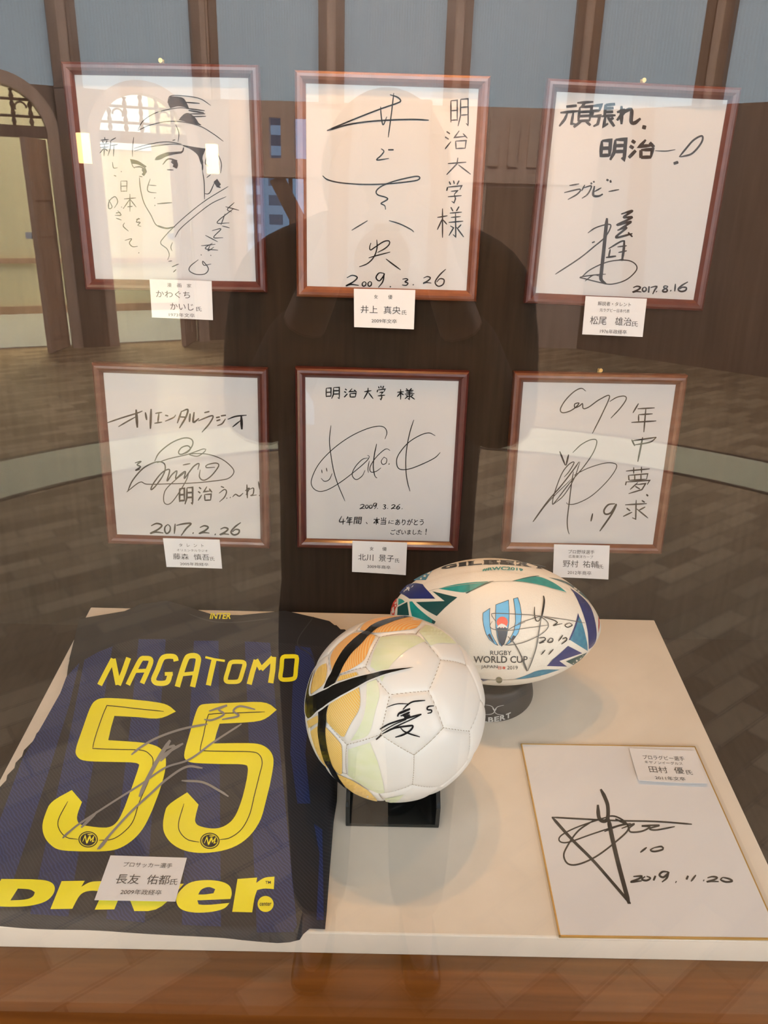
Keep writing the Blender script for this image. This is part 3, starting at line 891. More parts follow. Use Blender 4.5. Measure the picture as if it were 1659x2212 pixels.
# --- lower middle
c = crop(620, 760, 3.95)
hw = []
for ch, bx in (('明', (328,300,452,402)), ('治', (485,310,602,392)), ('大', (650,302,738,408)), ('学', (765,288,842,412)), ('様', (935,310,1092,412))):
    hw += glyph(c, ch, bx, 11)
for ch, bx in (('2', (618,1300,665,1342)), ('0', (665,1305,697,1337)), ('0', (697,1305,732,1337)), ('9', (732,1288,772,1342)), ('3', (815,1303,847,1342)), ('2', (886,1303,928,1342)), ('6', (930,1298,967,1342))):
    hw += glyph(c, ch, bx, 9)
hw += S(c, [[10,(770,1335),(774,1338)], [10,(857,1335),(861,1338)], [10,(980,1337),(984,1340)]], 10)
for ch, bx in (('4', (445,1400,500,1475)), ('年', (503,1403,562,1482))): hw += glyph(c, ch, bx, 9)
for body, x0, y0, x1, y1 in (('間', 568,1408,640,1470), ('、', 672,1452,688,1470), ('本当', 735,1412,848,1476), ('に', 866,1438,912,1468), ('ありがとう', 922,1425,1166,1480), ('ございました', 884,1515,1152,1560), ('!', 1180,1508,1192,1560)):
    hw.append(textbox(body, *c([(x0, y0)])[0], *c([(x1, y1)])[0], bold=.012, shear=.1))
decal('handwriting', hw, s_board, OFF, M_ink, boards['BC'])
sg = S(c, [[(375,628),(362,750),(370,850),(395,1000),(430,1120),(495,1275)], [(835,745),(852,690),(830,645),(770,635),(660,665),(520,735),(380,840),(270,960),(212,1080),(215,1150),(270,1190),(350,1175),(460,1110),(590,1010),(680,930),(702,892),(685,884)],
  [(690,905),(640,920),(580,985),(556,1050),(590,1090),(640,1060),(666,1010)], [(702,930),(690,1000),(696,1032)], [9,(765,785),(745,880),(736,980),(750,1060),(770,1076)], [(880,842),(840,830),(760,900),(710,980),(716,1025),(760,1020),(802,990)],
  [(830,895),(805,930),(815,960),(845,950),(850,912),(825,900)], [13,(868,956),(874,960)], [8,(1082,580),(1050,680),(1025,800),(1013,920),(1016,1030),(1030,1120),(1050,1190)],
  [8,(1265,716),(1210,692),(1130,715),(1030,780),(950,880),(935,950),(960,1000),(1040,1000),(1150,960),(1260,905),(1308,858)], [(295,1005),(300,1036)], [(335,990),(342,1022)], [(290,1078),(320,1105),(360,1090),(385,1038)]], 7)
decal('signature', sg, s_board, OFF, M_ink, boards['BC'])

# --- lower right
c = crop(1070, 780, 3.77)
sg = S(c, [[(738,246),(700,222),(640,250),(570,320),(530,390),(545,420),(600,410),(650,380),(682,342),(646,350),(650,380),(690,362),(710,345),(716,386),(760,375),(850,312),(930,285),(870,430),(790,590)], [(930,330),(990,295),(1050,285),(1066,310),(1020,380),(940,466)],
  [14,(524,735),(570,850)], [14,(597,760),(576,850)], [8,(630,746),(700,680),(780,640),(826,650),(800,740),(720,860),(600,1000),(500,1130),(466,1165),(480,1080),(540,920),(600,840),(642,825),(600,900),(560,945)], [7,(690,820),(640,960),(560,1090),(480,1162)],
  [7,(640,930),(760,870),(900,830),(982,840),(976,890),(900,990),(780,1100),(660,1160),(590,1165),(580,1150)], [10,(305,1310),(420,1150),(540,1010),(640,880),(682,820)], [9,(636,900),(620,1000),(602,1150),(586,1290),(590,1370),(602,1410)], [6,(312,1305),(430,1150),(620,960)]], 9)
decal('signature', sg, s_board, OFF, M_ink, boards['BR'])
hw = glyph(c, '年', (1103,340,1315,582), 12) + glyph(c, '夢', (1055,860,1266,1082), 11) + glyph(c, '求', (1040,1128,1246,1292), 12)
hw += S(c, [[13,(1110,640),(1136,692)], [12,(1115,650),(1312,620)], [12,(1312,620),(1260,660),(1136,682)], [14,(1200,620),(1160,820)], [14,(1230,1085),(1244,1100)], [13,(793,1240),(778,1306)], [14,(975,1162),(920,1170),(885,1215),(896,1246),(940,1235),(985,1166),(950,1242),(850,1386)]], 12)
decal('handwriting', hw, s_board, OFF, M_ink, boards['BR'])

# ================================================================== NAME CARDS
def quad_map(q):
    q = [np.array(p, float) for p in q]
    return lambda u, v: tuple((1-v) * ((1-u)*q[0] + u*q[1]) + v * ((1-u)*q[3] + u*q[2]))


def card(label, quad, lines, surf, bend=0.0, parent_loc=None):
    """a printed paper slip; quad TL TR BR BL in photograph pixels, lines: (text, u0, v0, u1, v1)"""
    qm = quad_map(quad)
    n = 10
    uv = [(i / n, j / n) for j in range(n+1) for i in range(n+1)]
    P = surf([qm(u, v) for u, v in uv], 0)
    nr = np.cross(P[n] - P[0], P[-1 - n] - P[0]); nr = nr / np.linalg.norm(nr)
    if nr @ (CAM - P[0]) < 0: nr = -nr
    lift = lambda u, v: bend * (v ** 2) * .6 + bend * ((u - .5) ** 2) * (.4 + v)
    P = np.array([p + nr * lift(u, v) for p, (u, v) in zip(P, uv)])
    base = P.mean(axis=0)
    t = thing('name_card', label, 'card', at(*base), group='printed name cards')
    N = (n+1) ** 2
    top = [(j*(n+1)+i, j*(n+1)+i+1, (j+1)*(n+1)+i+1, (j+1)*(n+1)+i) for j in range(n) for i in range(n)]
    v = list(P) + [p - nr * .0004 for p in P]
    f = top + [tuple(i + N for i in reversed(q)) for q in top]
    per = [i for i in range(n+1)] + [(j+1)*(n+1)-1 for j in range(1, n+1)] + [N-1-i for i in range(1, n+1)] + [(n-j)*(n+1) for j in range(1, n)]
    f += [(per[i], per[i] + N, per[(i+1) % len(per)] + N, per[(i+1) % len(per)]) for i in range(len(per))]
    recalc(mesh('paper', v, f, M_paper, t))
    V, Fc = [], []
    for body, u0, v0, u1, v1 in lines:
        q, fc = textbox(body, u0, v0, u1, v1)
        b = len(V); V += q; Fc += [tuple(i + b for i in a) for a in fc]
    Q = surf([qm(u, v) for u, v in V], 0)
    Q = np.array([p + nr * (lift(u, v) + .00035) for p, (u, v) in zip(Q, V)])
    o = mesh('printed_text', Q, Fc, M_print, t)
    bm = bmesh.new(); bm.from_mesh(o.data); bm.normal_update()
    bmesh.ops.reverse_faces(bm, faces=[q for q in bm.faces if q.normal.dot(Vector(nr)) < 0]); bm.to_mesh(o.data); bm.free()
    return t


sc_ = s_wall(.0095)
card('white name card below the frame with the capped man', [(322.9,602.6),(457,607.1),(460.6,691.2),(328.9,685.5)],
     [('漫', .28,.09,.35,.19), ('画', .44,.09,.51,.19), ('家', .60,.09,.67,.19), ('かわぐち', .09,.29,.64,.47), ('かいじ', .31,.60,.69,.78), ('氏', .73,.67,.82,.79), ('1973年文卒', .28,.855,.70,.955)], sc_, .002)
card('white name card below the frame tinted orange as lamp glow', [(764.3,623.6),(897.2,626.3),(893.9,711.2),(765.1,706.3)],
     [('女', .33,.14,.39,.25), ('優', .56,.14,.63,.25), ('井上', .11,.43,.39,.63), ('真央', .49,.43,.77,.63), ('氏', .79,.52,.87,.64), ('2009年文卒', .29,.76,.71,.87)], sc_, .002)
card('white name card below the frame dated 2017.8.16', [(1265,639.5),(1397.5,645.2),(1387.3,727.6),(1257,721.9)],
     [('解説者・タレント', .21,.12,.75,.23), ('元ラグビー日本代表', .25,.30,.74,.39), ('松尾', .11,.51,.38,.73), ('雄治', .52,.51,.79,.73), ('氏', .80,.60,.90,.74), ('1976年政経卒', .29,.84,.73,.95)], sc_, .002)
card('white name card below the frame dated 2017.2.26', [(351.9,1162.4),(474.4,1165.8),(480.3,1227.4),(360.4,1223.7)],
     [('タ', .27,.17,.33,.28), ('レ', .41,.17,.46,.28), ('ン', .53,.17,.59,.28), ('ト', .67,.17,.71,.28), ('オリエンタルラジオ', .22,.36,.77,.44), ('藤森', .14,.52,.42,.73), ('慎吾', .51,.52,.79,.73), ('氏', .80,.60,.88,.74), ('2005年政経卒', .25,.82,.76,.93)], sc_, .002)
card('white name card below the frame with the smiling face', [(761.3,1168.1),(879.5,1172.2),(876.5,1241.5),(760.5,1234.2)],
     [('女', .32,.17,.39,.29), ('優', .55,.16,.63,.28), ('北川', .11,.41,.39,.62), ('景子', .49,.41,.77,.62), ('氏', .79,.50,.87,.63), ('2009年商卒', .28,.74,.71,.85)], sc_, .002)
card('white name card below the frame with the number 19, behind the rugby ball', [(1196.8,1175.8),(1317.2,1178.4),(1313.5,1250.8),(1194,1245.5)],
     [('プロ野球選手', .26,.15,.73,.27), ('広島東洋カープ', .27,.31,.71,.40), ('野村', .17,.47,.45,.68), ('祐輔', .53,.47,.81,.68), ('氏', .81,.57,.90,.69), ('2012年商卒', .26,.78,.69,.90)], sc_, .002)

# ================================================================== BOARD LYING ON THE PLATFORM
BT = .003
tb = thing('autograph_board', 'white autograph board with gold edge lying flat, dated 2019.11.20', 'autograph board', at(.318, -.421, 0))
Mt = at(.3178, -.42096, 0) @ Matrix.Rotation(.0056, 4, 'Z')
MB().box((-.1205, -.1355, .0004), (.1205, .1355, BT), Mt).make('card', M_paper, tb)
mb = MB()
for lo, hi in (((-.1215, -.1365), (-.1200, .1365)), ((.1200, -.1365), (.1215, .1365)), ((-.1215, -.1365), (.1215, -.1350)), ((-.1215, .1350), (.1215, .1365))):
    mb.box((lo[0], lo[1], .0003), (hi[0], hi[1], BT + .0003), Mt)
mb.make('gold_edge', M_gold, tb)
MB().box((-.124, -.139, .0001), (.126, .140, BT + .0009), Mt).make('clear_sleeve', M_sleeve, tb)
c = crop(1100, 1580, 2.968)
M_marker = mat('marker_ink', (.022, .020, .018), .5, spec=.1)
st = S(c, [[11,(272,550),(480,562),(700,572),(950,578),(1172,595)], [19,(275,550),(400,690),(540,830),(680,990),(778,1105)], [28,(636,560),(660,680),(700,850),(740,1000),(768,1105)], [24,(568,470),(575,550),(600,575),(630,560),(632,480),(612,420),(586,370)],
  [9,(640,545),(560,570),(420,620),(330,670),(325,705),(380,710),(520,662),(640,622),(742,590)], [11,(540,570),(440,640),(370,740),(350,800),(380,850),(450,850),(560,800),(680,710),(762,630),(742,580),(680,545),(620,545)],
  [11,(610,642),(700,606),(780,590)], [11,(720,622),(802,592),(770,620),(780,645),(850,640),(902,612),(850,606),(962,602),(900,622),(940,632),(1062,610)], [13,(680,560),(762,600)]], 11)
decal('signature', st, s_flat(BT), .0003, M_marker, tb)
st = S(c, [[13,(882,743),(840,776)], [12,(930,745),(905,760),(930,770),(985,756),(976,738),(930,745)], [(795,930),(850,928),(830,945),(780,965),(850,958)], [(872,930),(850,948),(880,956),(906,940),(880,928)], [(938,925),(925,956)], [16,(1066,964),(1072,967)],
  [14,(1147,925),(1136,950)], [(1197,920),(1165,962)], [14,(1244,954),(1250,957)], [(1370,936),(1355,950),(1390,965),(1430,960),(1410,945),(1370,936)]], 13) + glyph(c, '9', (955,895,1035,967), 14) + glyph(c, '2', (1262,930,1346,966), 12)
decal('date', st, s_flat(BT), .0003, M_marker, tb)
card('white name card lying on the flat autograph board', [(1358.8,1616.4),(1501.6,1622),(1526.9,1696.2),(1378,1689.5)],
     [('プロラグビー選手', .17,.19,.79,.32), ('キヤノンイーグルス', .18,.36,.74,.45), ('田村', .21,.52,.48,.72), ('優', .58,.52,.72,.72), ('氏', .745,.60,.84,.74), ('2011年文卒', .26,.82,.70,.94)], s_flat(BT + .0022), .004)

# ================================================================== JERSEY
M_jblack = stripes(mat('jersey_black', (.012, .012, .016), .8), (.009, .009, .012), (.020, .020, .025), 130, 'DIAGONAL', pos=(.6, .9))
M_jblue = stripes(mat('jersey_blue', (.012, .018, .09), .75), (.004, .013, .075), (.016, .034, .14), 130, 'DIAGONAL', pos=(.45, .9), distort=3, dscale=1)
M_yoke = mat('jersey_yoke', (.010, .010, .012), .85)
M_yellow = mat('yellow_print', (.96, .88, .012), .45)
jt = thing('football_jersey', 'black and blue striped football jersey with yellow 55 laid flat on the platform', 'jersey', at(-.30, -.30, 0))
c3 = crop(0, 1280, 2.304)
OUT = [(380,122),(455,105),(530,92),(620,80),(700,46),(760,32),(830,28),(890,36),(940,60),(1000,82),(1060,99),(1130,104),(1200,101),(1280,92),(1340,85),(1420,78),(1500,96),(1560,112),(1640,130),(1700,150),(1760,185),(1780,260),(1740,420),
       (1700,640),(1680,900),(1676,1000),(1660,1100),(1640,1350),(1625,1560),(1617,1642),(1540,1640),(1508,1668),(1490,1695),(1440,1706),(1380,1710),(1200,1704),(1000,1688),(800,1670),(600,1656),(400,1640),(200,1628),(0,1618),(-90,1612),
       (-120,1500),(-100,1200),(-60,1040),(0,925),(60,840),(110,762),(180,672),(240,590),(285,505),(318,420),(330,330),(352,240)]
Q = straight_line(c3(OUT) + [c3(OUT)[0]], 5)[:-1]
V, T = fill2d([[tuple(q) for q in Q]], 9, 5, 7)
P = s_jersey(V, 0)
# roll the border down to the platform
Qp = np.array(Q); Va = np.array(V)
dist = np.array([np.min(np.hypot(*(Qp - p).T)) for p in Va])
drop = np.clip(1 - dist / 9.0, 0, 1) ** 2
P[:, 2] = P[:, 2] * (1 - drop) + .0015 * drop
n = len(V)
cnt = {}
for t_ in T:
    for a, b in ((t_[0], t_[1]), (t_[1], t_[2]), (t_[2], t_[0])):
        k = (min(a, b), max(a, b)); cnt[k] = cnt.get(k, 0) + 1
vv = list(P) + [(p[0], p[1], .0006) for p in P]
ff = list(T) + [tuple(i + n for i in reversed(t_)) for t_ in T] + [(a, b, b + n, a + n) for (a, b), q in cnt.items() if q == 1]
body = recalc(mesh('shirt_body', vv, ff, M_jblack, jt, True))
# blue stripes and the plain yoke, printed in the cloth
st = []
for pl in ([(330,420),(395,350),(345,560),(240,900),(130,1240),(20,1570),(-95,1570),(-60,1400),(0,1130),(110,830),(210,660),(300,500)],
           [(420,335),(490,295),(560,268),(500,640),(430,1060),(340,1612),(150,1600),(270,1060),(360,640)],
           [(690,232),(825,232),(795,640),(757,1100),(720,1642),(528,1625),(600,1060),(650,640)],
           [(965,240),(1088,240),(1092,700),(1100,1662),(905,1654),(930,900)],
           [(1218,243),(1345,250),(1385,700),(1478,1655),(1460,1690),(1278,1692),(1245,900)],
           [(1470,264),(1545,275),(1568,340),(1540,560),(1520,800),(1545,1050),(1480,1050),(1445,800),(1455,500)],
           [(1562,1150),(1604,1180),(1612,1630),(1575,1630),(1590,1300)]):
    st.append(fill2d([c3(pl)], 8, 5))
decal('blue_stripes', st, s_jersey, .0004, M_jblue, jt, label='dark blue stripes of the cloth')
yoke = [(395,130),(620,92),(700,58),(830,40),(940,72),(1060,110),(1200,112),(1420,90),(1560,122),(1640,142),(1700,190),(1620,270),(1540,262),(1345,245),(1218,238),(1088,236),(965,236),(825,228),(690,228),(560,262),(430,325),(350,380),(345,330)]
decal('yoke', [fill2d([c3(yoke)], 8, 5)], s_jersey, .0003, M_yoke, jt, label='plain black shoulder yoke')
cl = [(940,66),(1000,88),(1060,104),(1130,109),(1200,106),(1280,97),(1340,90)]
decal('collar_seam', [ribbon2d(c3([(a, b + 40) for a, b in cl]), 2, True), ribbon2d(c3([(1560,120),(1480,250),(1560,330),(1600,520)]), 2.2, True)], s_jersey, .0008, mat('seam_strip', (.03, .03, .035), .8), jt)
# lettering
c = crop(190, 1280, 3.253)
letters = [(36, [(82,650),(130,556),(178,466)]), (38, [(176,466),(194,556),(212,648)]), (36, [(214,650),(250,560),(286,458)]),
           (34, [(280,648),(330,545),(372,470),(400,462),(436,466),(442,490),(415,560),(380,638)]), (26, [(325,552),(415,548)]),
           (36, [(620,482),(612,456),(590,448),(545,450),(518,470),(490,540),(462,605),(470,628),(490,637),(535,637),(562,622),(578,570)]), (26, [(540,572),(596,570)]),
           (38, [(628,662),(658,560),(690,470),(712,447),(755,445),(775,462),(772,500),(755,580),(735,663)]), (26, [(665,575),(752,566)]),
           (16, [(825,454),(890,470),(962,480)]), (36, [(886,474),(866,560),(846,652)]),
           (30, [(1020,487),(1000,497),(985,545),(968,605),(975,624),(1000,628),(1048,626),(1068,612),(1085,560),(1100,505),(1090,489),(1050,486),(1016,487)]),
           (36, [(1133,645),(1155,560),(1182,474)]), (34, [(1180,472),(1218,540)]), (34, [(1216,540),(1300,456)]), (38, [(1304,452),(1298,545),(1284,636)]),
           (30, [(1385,449),(1366,462),(1360,530),(1352,592),(1365,610),(1400,612),(1440,606),(1456,590),(1462,530),(1468,462),(1455,449),(1380,449)])]
parts = [ribbon2d(c(p), w / 3.253, len(p) > 3, False, 2.0) for w, p in letters]
decal('name_lettering', parts, s_jersey, .0009, M_yellow, jt)
p0, p1 = c([(855, 182)])[0], c([(1002, 146)])[0]
decal('collar_lettering', [textbox('INTER', p0[0], p1[1] - 1, p1[0], p0[1] + 1, .018, .25)], s_jersey, .0011, M_yellow, jt)
c = crop(60, 1480, 2.86)
F1 = [(430,85),(480,78),(600,84),(740,98),(860,115),(915,163),(818,212),(680,198),(535,190),(515,260),(497,340),(610,347),(720,355),(800,375),(840,410),(855,450),(852,520),(820,640),(770,770),(720,880),(650,960),(560,1015),(470,1028),(330,1027),(190,1022),(130,980),(95,925),(88,860),(110,790),(140,720),(272,648),(335,722),(308,790),(302,830),(320,862),(370,870),(440,880),(510,880),(560,840),(600,750),(640,640),(685,510),(688,490),(665,477),(500,474),(340,470),(300,440),(292,400),(340,265),(390,120)]
F2 = [(1090,115),(1280,108),(1475,100),(1538,152),(1457,222),(1320,232),(1185,238),(1165,300),(1150,360),(1280,358),(1420,358),(1480,385),(1515,430),(1520,490),(1495,620),(1470,720),(1440,840),(1360,950),(1250,1015),(1100,1040),(980,1030),(890,985),(842,920),(833,860),(845,790),(862,740),(985,662),(1055,738),(1036,810),(1032,845),(1055,872),(1150,890),(1220,872),(1278,822),(1320,720),(1350,600),(1362,520),(1355,497),(1330,488),(1180,487),(1030,482),(980,470),(960,435),(1000,300),(1040,160),(1060,125)]
L1 = [[(840,162),(680,146),(510,128),(482,142),(430,280),(403,380),(420,392),(560,397),(700,402),(750,425),(774,470),(750,580),(690,720),(650,840),(590,910),(520,952),(440,958)], [(310,953),(240,940),(195,892),(190,830),(247,718)]]
L2 = [[(1465,165),(1300,171),(1140,178),(1112,195),(1085,310),(1066,395),(1085,405),(1230,409),(1380,412),(1430,430),(1448,480),(1430,560),(1400,680),(1370,800),(1320,890),(1250,942),(1185,955)], [(1060,970),(990,955),(942,910),(932,850),(965,732)]]
for Fp, Lp, (ex, ey) in ((F1, L1, (373, 953)), (F2, L2, (1125, 962))):
    no = decal('number_five', [fill2d([round_loop(c(Fp))], 8, 4)], s_jersey, .0009, M_yellow, jt)
    decal('inner_line', S(c, Lp, 5), s_jersey, .0012, M_ink, no)
    el = lambda a, b: [(ex + a*cos(2*pi*k/28), ey + b*sin(2*pi*k/28)) for k in range(28)]
    cb = decal('crest', [fill2d([c(el(60, 50)), c(el(54, 44))], 50, 4), fill2d([c(el(48, 39))], 50, 4)], s_jersey, .0012, M_ink, no)
    decal('crest_monogram', S(c, [[(ex-34,ey+14),(ex-18,ey-24),(ex-10,ey+22),(ex+8,ey-24)], [(ex-6,ey+24),(ex+12,ey-20),(ex+16,ey+8),(ex+36,ey-22)], [(ex+36,ey-22),(ex+26,ey+14),(ex+40,ey+10)], [(ex-4,ey-30),(ex+26,ey-30)], [(ex-2,ey-6),(ex+16,ey-8)]], 6, False), s_jersey, .0015, M_yellow, cb)
sg = S(c, [[14,(640,430),(700,382),(800,325),(950,272),(1110,240)], [12,(215,945),(300,870),(420,790),(560,700),(700,612),(850,510),(1000,458),(1150,350),(1320,240)], [14,(430,1015),(520,910),(640,780),(760,670),(860,580),(980,505),(1080,512)], [24,(880,340),(810,450),(740,580),(690,690)], [16,(830,400),(905,378),(820,470)], [18,(780,480),(865,415),(960,360)],
  [14,(950,590),(1080,600),(1180,650),(1240,688)], [18,(330,880),(430,780)], [12,(1120,160),(1230,125),(1180,150),(1212,180),(1140,215),(1090,212)], [12,(1405,150),(1310,130),(1270,160),(1302,190),(1200,212)], [20,(440,1012),(500,935)], [14,(215,945),(260,900)]], 12)
decal('signature', sg, s_jersey, .0018, M_silver, jt, label='silver grey signature across the numbers')
c = crop(0, 1830, 2.592)
circ = lambda x, y, r: [(x + r*cos(2*pi*k/28), y + r*sin(2*pi*k/28)) for k in range(28)]
sp = [[[(8,178),(230,180),(290,195),(310,225),(300,265),(260,305),(180,328),(90,335),(-80,330),(-40,255)], [(100,232),(170,235),(195,252),(188,276),(150,294),(58,298)]],
      [[(345,190),(475,188),(455,222),(500,195),(545,190),(600,192),(575,250),(520,242),(470,250),(440,275),(405,345),(282,347)]],
      [[(600,200),(700,202),(640,348),(530,350)]],
      [[(690,200),(800,200),(810,290),(960,205),(1030,205),(890,358),(752,358)]],
      [[(1010,240),(1060,195),(1150,182),(1240,190),(1290,215),(1300,260),(1290,290),(1105,298),(1112,320),(1150,325),(1285,312),(1260,345),(1180,365),(1080,368),(1010,350),(985,310),(990,270)], [(1110,265),(1125,235),(1170,220),(1205,235),(1195,258),(1150,265)]],
      [[(1330,178),(1440,170),(1435,200),(1480,168),(1537,165),(1533,235),(1480,230),(1440,240),(1425,280),(1412,365),(1300,362)]],
      [circ(1487, 318, 45)]]
spd = decal('sponsor_lettering', [fill2d([round_loop(c(L)) for L in Ls], 8, 4) for Ls in sp], s_jersey, .0009, M_yellow, jt)
sm = [textbox('center', *c([(1454, 308)])[0], *c([(1520, 328)])[0], .01, .15), textbox('TM', *c([(1486, 189)])[0], *c([(1516, 205)])[0], .01)]
decal('small_print', sm, s_jersey, .0013, M_ink, spd)
s_card = lambda px, off=0: s_jersey(px, off) * [1, 1, 0] + np.array([0, 0, .0205 + off])
card('white name card lying on the jersey below the number', [(238.7,1847.7),(403.6,1852.9),(378.9,1947.1),(204,1944)],
     [('プロサッカー選手', .21,.14,.84,.25), ('長友', .18,.41,.48,.63), ('佑都', .57,.41,.86,.63), ('氏', .87,.49,.965,.63), ('2009年政経卒', .29,.75,.80,.87)], s_flat(.0205), 0)

# ================================================================== SOCCER BALL
BC_, BR_ = np.array([.016, -.353, .135]), .11
ph = (1 + 5 ** .5) / 2
vs = set()
for base in ((0, 1, 3*ph), (1, 2 + ph, 2*ph), (2, 1 + 2*ph, ph)):
    for s1 in (1, -1):
        for s2 in (1, -1):
            for s3 in (1, -1):
                a, b, d = base[0]*s1, base[1]*s2, base[2]*s3
                for q in ((a, b, d), (d, a, b), (b, d, a)): vs.add(tuple(round(t, 6) + 0.0 for t in q))
TV = np.array(sorted(vs)); TV = TV / np.linalg.norm(TV[0])
D2 = np.linalg.norm(TV[:, None] - TV[None], axis=2); el_ = np.min(D2[D2 > 1e-6])
EDG = [(i, j) for i in range(60) for j in range(i+1, 60) if D2[i, j] < el_ * 1.01]
adj = {i: [j for a, b in EDG for j in ((b,) if a == i else (a,) if b == i else ())] for i in range(60)}
pent = None
for a in range(60):
    for b in adj[a]:
        for d in adj[b]:
            for e in adj[d]:
                for g in adj[e]:
                    if len({a, b, d, e, g}) == 5 and a in adj[g] and pent is None: pent = [a, b, d, e, g]
s_sph0 = s_march(lambda P: np.linalg.norm(P - BC_, axis=1) - BR_, .7, 1.4)
PENT_PX = [(842.4,1499.9),(925.9,1492.3),(959.4,1574.6),(894.8,1632),(824.7,1588.5)]
tgt = (s_sph0(PENT_PX) - BC_) / BR_
best = None
for sgn in (1, -1):
    for sh_ in range(5):
        src = TV[[pent[(sh_ + sgn * i) % 5] for i in range(5)]]
        U, _, Vt = np.linalg.svd(src.T @ tgt)
        dd = np.diag([1, 1, np.sign(np.linalg.det(U @ Vt))])
        Rk = U @ dd @ Vt
        e = np.sum((src @ Rk - tgt) ** 2)
        if best is None or e < best[0]: best = (e, Rk)
TVw = TV @ best[1]
EA = np.array([TVw[i] for i, j in EDG]); EB = np.array([TVw[j] for i, j in EDG])
EN = np.cross(EA, EB); EN /= np.linalg.norm(EN, axis=1)[:, None]


def seam_d(u):
    """distance (radians) from unit vectors to the nearest seam"""
    s = np.abs(u @ EN.T)
    ok = (np.einsum('ij,kij->ki', np.cross(EN, EA), u[:, None, :].repeat(len(EA), 1)) > 0) & (np.einsum('ij,kij->ki', np.cross(EB, EN), u[:, None, :].repeat(len(EA), 1)) > 0)
    s = np.where(ok, s, 9)
    e = np.linalg.norm(u[:, None] - TVw[None], axis=2).min(axis=1)
    return np.minimum(s.min(axis=1), e)


def ball_r(u, narrow=True):
    out = np.zeros(len(u))
    for i in range(0, len(u), 4000):
        d = seam_d(u[i:i+4000])
        out[i:i+4000] = BR_ - (.0016 * np.exp(-(d / .014) ** 2) if narrow else 0) - .0013 * np.exp(-(d / .06) ** 2)
    return out


def s_ball(px, off=0.0):
    P = s_sph0(px) - BC_
    u = P / np.linalg.norm(P, axis=1)[:, None]
    return BC_ + u * (ball_r(u, False) + off)[:, None]


sb = thing('soccer_ball', 'white soccer ball with orange panels and a black tick mark on a black stand', 'ball', at(*(BC_ - [0, 0, BR_])))
bm = bmesh.new(); bmesh.ops.create_icosphere(bm, subdivisions=7, radius=1)
U = np.array([v.co[:] for v in bm.verts]); fs = [tuple(v.index for v in f.verts) for f in bm.faces]; bm.free()
U /= np.linalg.norm(U, axis=1)[:, None]
M_ballw = grain(mat('ball_white', (.80, .79, .74), .38, coat=.15), (.79, .78, .73), (.82, .81, .77), (8, 8, 8))
mesh('cover', BC_ + U * ball_r(U)[:, None], fs, M_ballw, sb, True)
v, f = [], []
for ea, eb in zip(EA, EB):
    nn = np.cross(ea, eb); nn /= np.linalg.norm(nn); b = len(v)
    for q in range(13):
        u = ea + (eb - ea) * q / 12; u /= np.linalg.norm(u)
        for sgn in (-1, 1): v.append(BC_ + u * (BR_ - .00255) + nn * sgn * .00045)
    f += [(b+2*q, b+2*q+1, b+2*q+3, b+2*q+2) for q in range(12)]
mesh('seam_strip', v, f, mat('seam_shade_tan', (.34, .29, .21), .7), sb)  # tan strips put the crease shade of the seams into colour
c = crop(650, 1310, 3.95)
M_orange = stripes(mat('orange_panel', (.85, .45, .1), .45), (.84, .38, .08), (.82, .55, .24), 150, 'DIAGONAL', (RAD(0), RAD(20), RAD(60)), pos=(.35, .75))
M_amber = stripes(mat('amber_panel', (.85, .55, .1), .45), (.83, .50, .08), (.80, .64, .28), 150, 'DIAGONAL', (RAD(0), RAD(25), RAD(40)), pos=(.35, .75))
M_lime = grain(mat('lime_panel', (.7, .78, .45), .4), (.68, .76, .48), (.74, .79, .60), (30, 90, 90))
pan_o = [[(500,195),(555,132),(680,97),(830,82),(960,92),(1040,116),(985,192),(860,203),(690,222),(620,222),(545,205)],
         [(508,218),(620,238),(636,262),(592,332),(552,440),(505,492),(332,578),(265,552),(242,430),(330,312),(430,238)]]
pan_a = [[(213,484),(224,560),(205,668),(92,748),(82,690),(120,580),(160,512)],
         [(310,640),(330,592),(475,560),(490,585),(400,618)],
         [(498,692),(510,780),(504,880),(430,990),(372,1110),(340,1110),(228,1000),(216,968),(236,830),(340,768)],
         [(205,1022),(340,1170),(350,1205),(350,1428),(330,1438),(280,1398),(222,1250),(185,1010)],
         [(82,1066),(140,1022),(150,1032),(170,1180),(240,1388),(200,1365),(122,1240)],
         [(290,1425),(400,1468),(560,1562),(645,1640),(652,1662),(500,1618),(390,1545)],
         [(50,980),(140,930),(145,990),(60,1040)]]
pan_l = [[(680,258),(985,238),(1068,292),(900,372),(780,482),(732,560),(690,640),(640,542),(592,512),(612,400)],
         [(1008,212),(1070,152),(1180,192),(1270,262),(1328,320),(1180,312),(1110,330)],
         [(562,652),(640,622),(680,740),(640,870),(600,1050),(560,1120),(424,1148),(520,1000),(560,850)],
         [(402,1220),(590,1162),(660,1330),(700,1500),(715,1588),(670,1606),(560,1548),(402,1448)],
         [(716,1640),(850,1612),(880,1602),(822,1668),(722,1676)]]
fl = lambda L, st=7: [fill2d([round_loop(c(p))], st, 4) for p in L]
decal('orange_panels', fl(pan_o), s_ball, .0009, M_orange, sb)
decal('amber_panels', fl(pan_a), s_ball, .0009, M_amber, sb)
decal('lime_panels', fl(pan_l), s_ball, .0006, M_lime, sb)
stl = [(955,85),(850,88),(700,120),(610,160),(545,205),(450,285),(370,362),(310,460),(262,555),(230,612),(200,690),(165,800),(150,900),(148,1000),(150,1080),(165,1180),(190,1280),(230,1380),(290,1462),(392,1553)]
strr = [(400,1556),(350,1490),(305,1430),(262,1330),(228,1200),(213,1080),(211,990),(222,900),(240,830),(270,700),(300,640),(325,580),(370,500),(440,395),(520,325),(600,222),(650,190),(720,160),(860,105),(965,92)]
M_gloss = mat('gloss_black', (.012, .012, .010), .22)
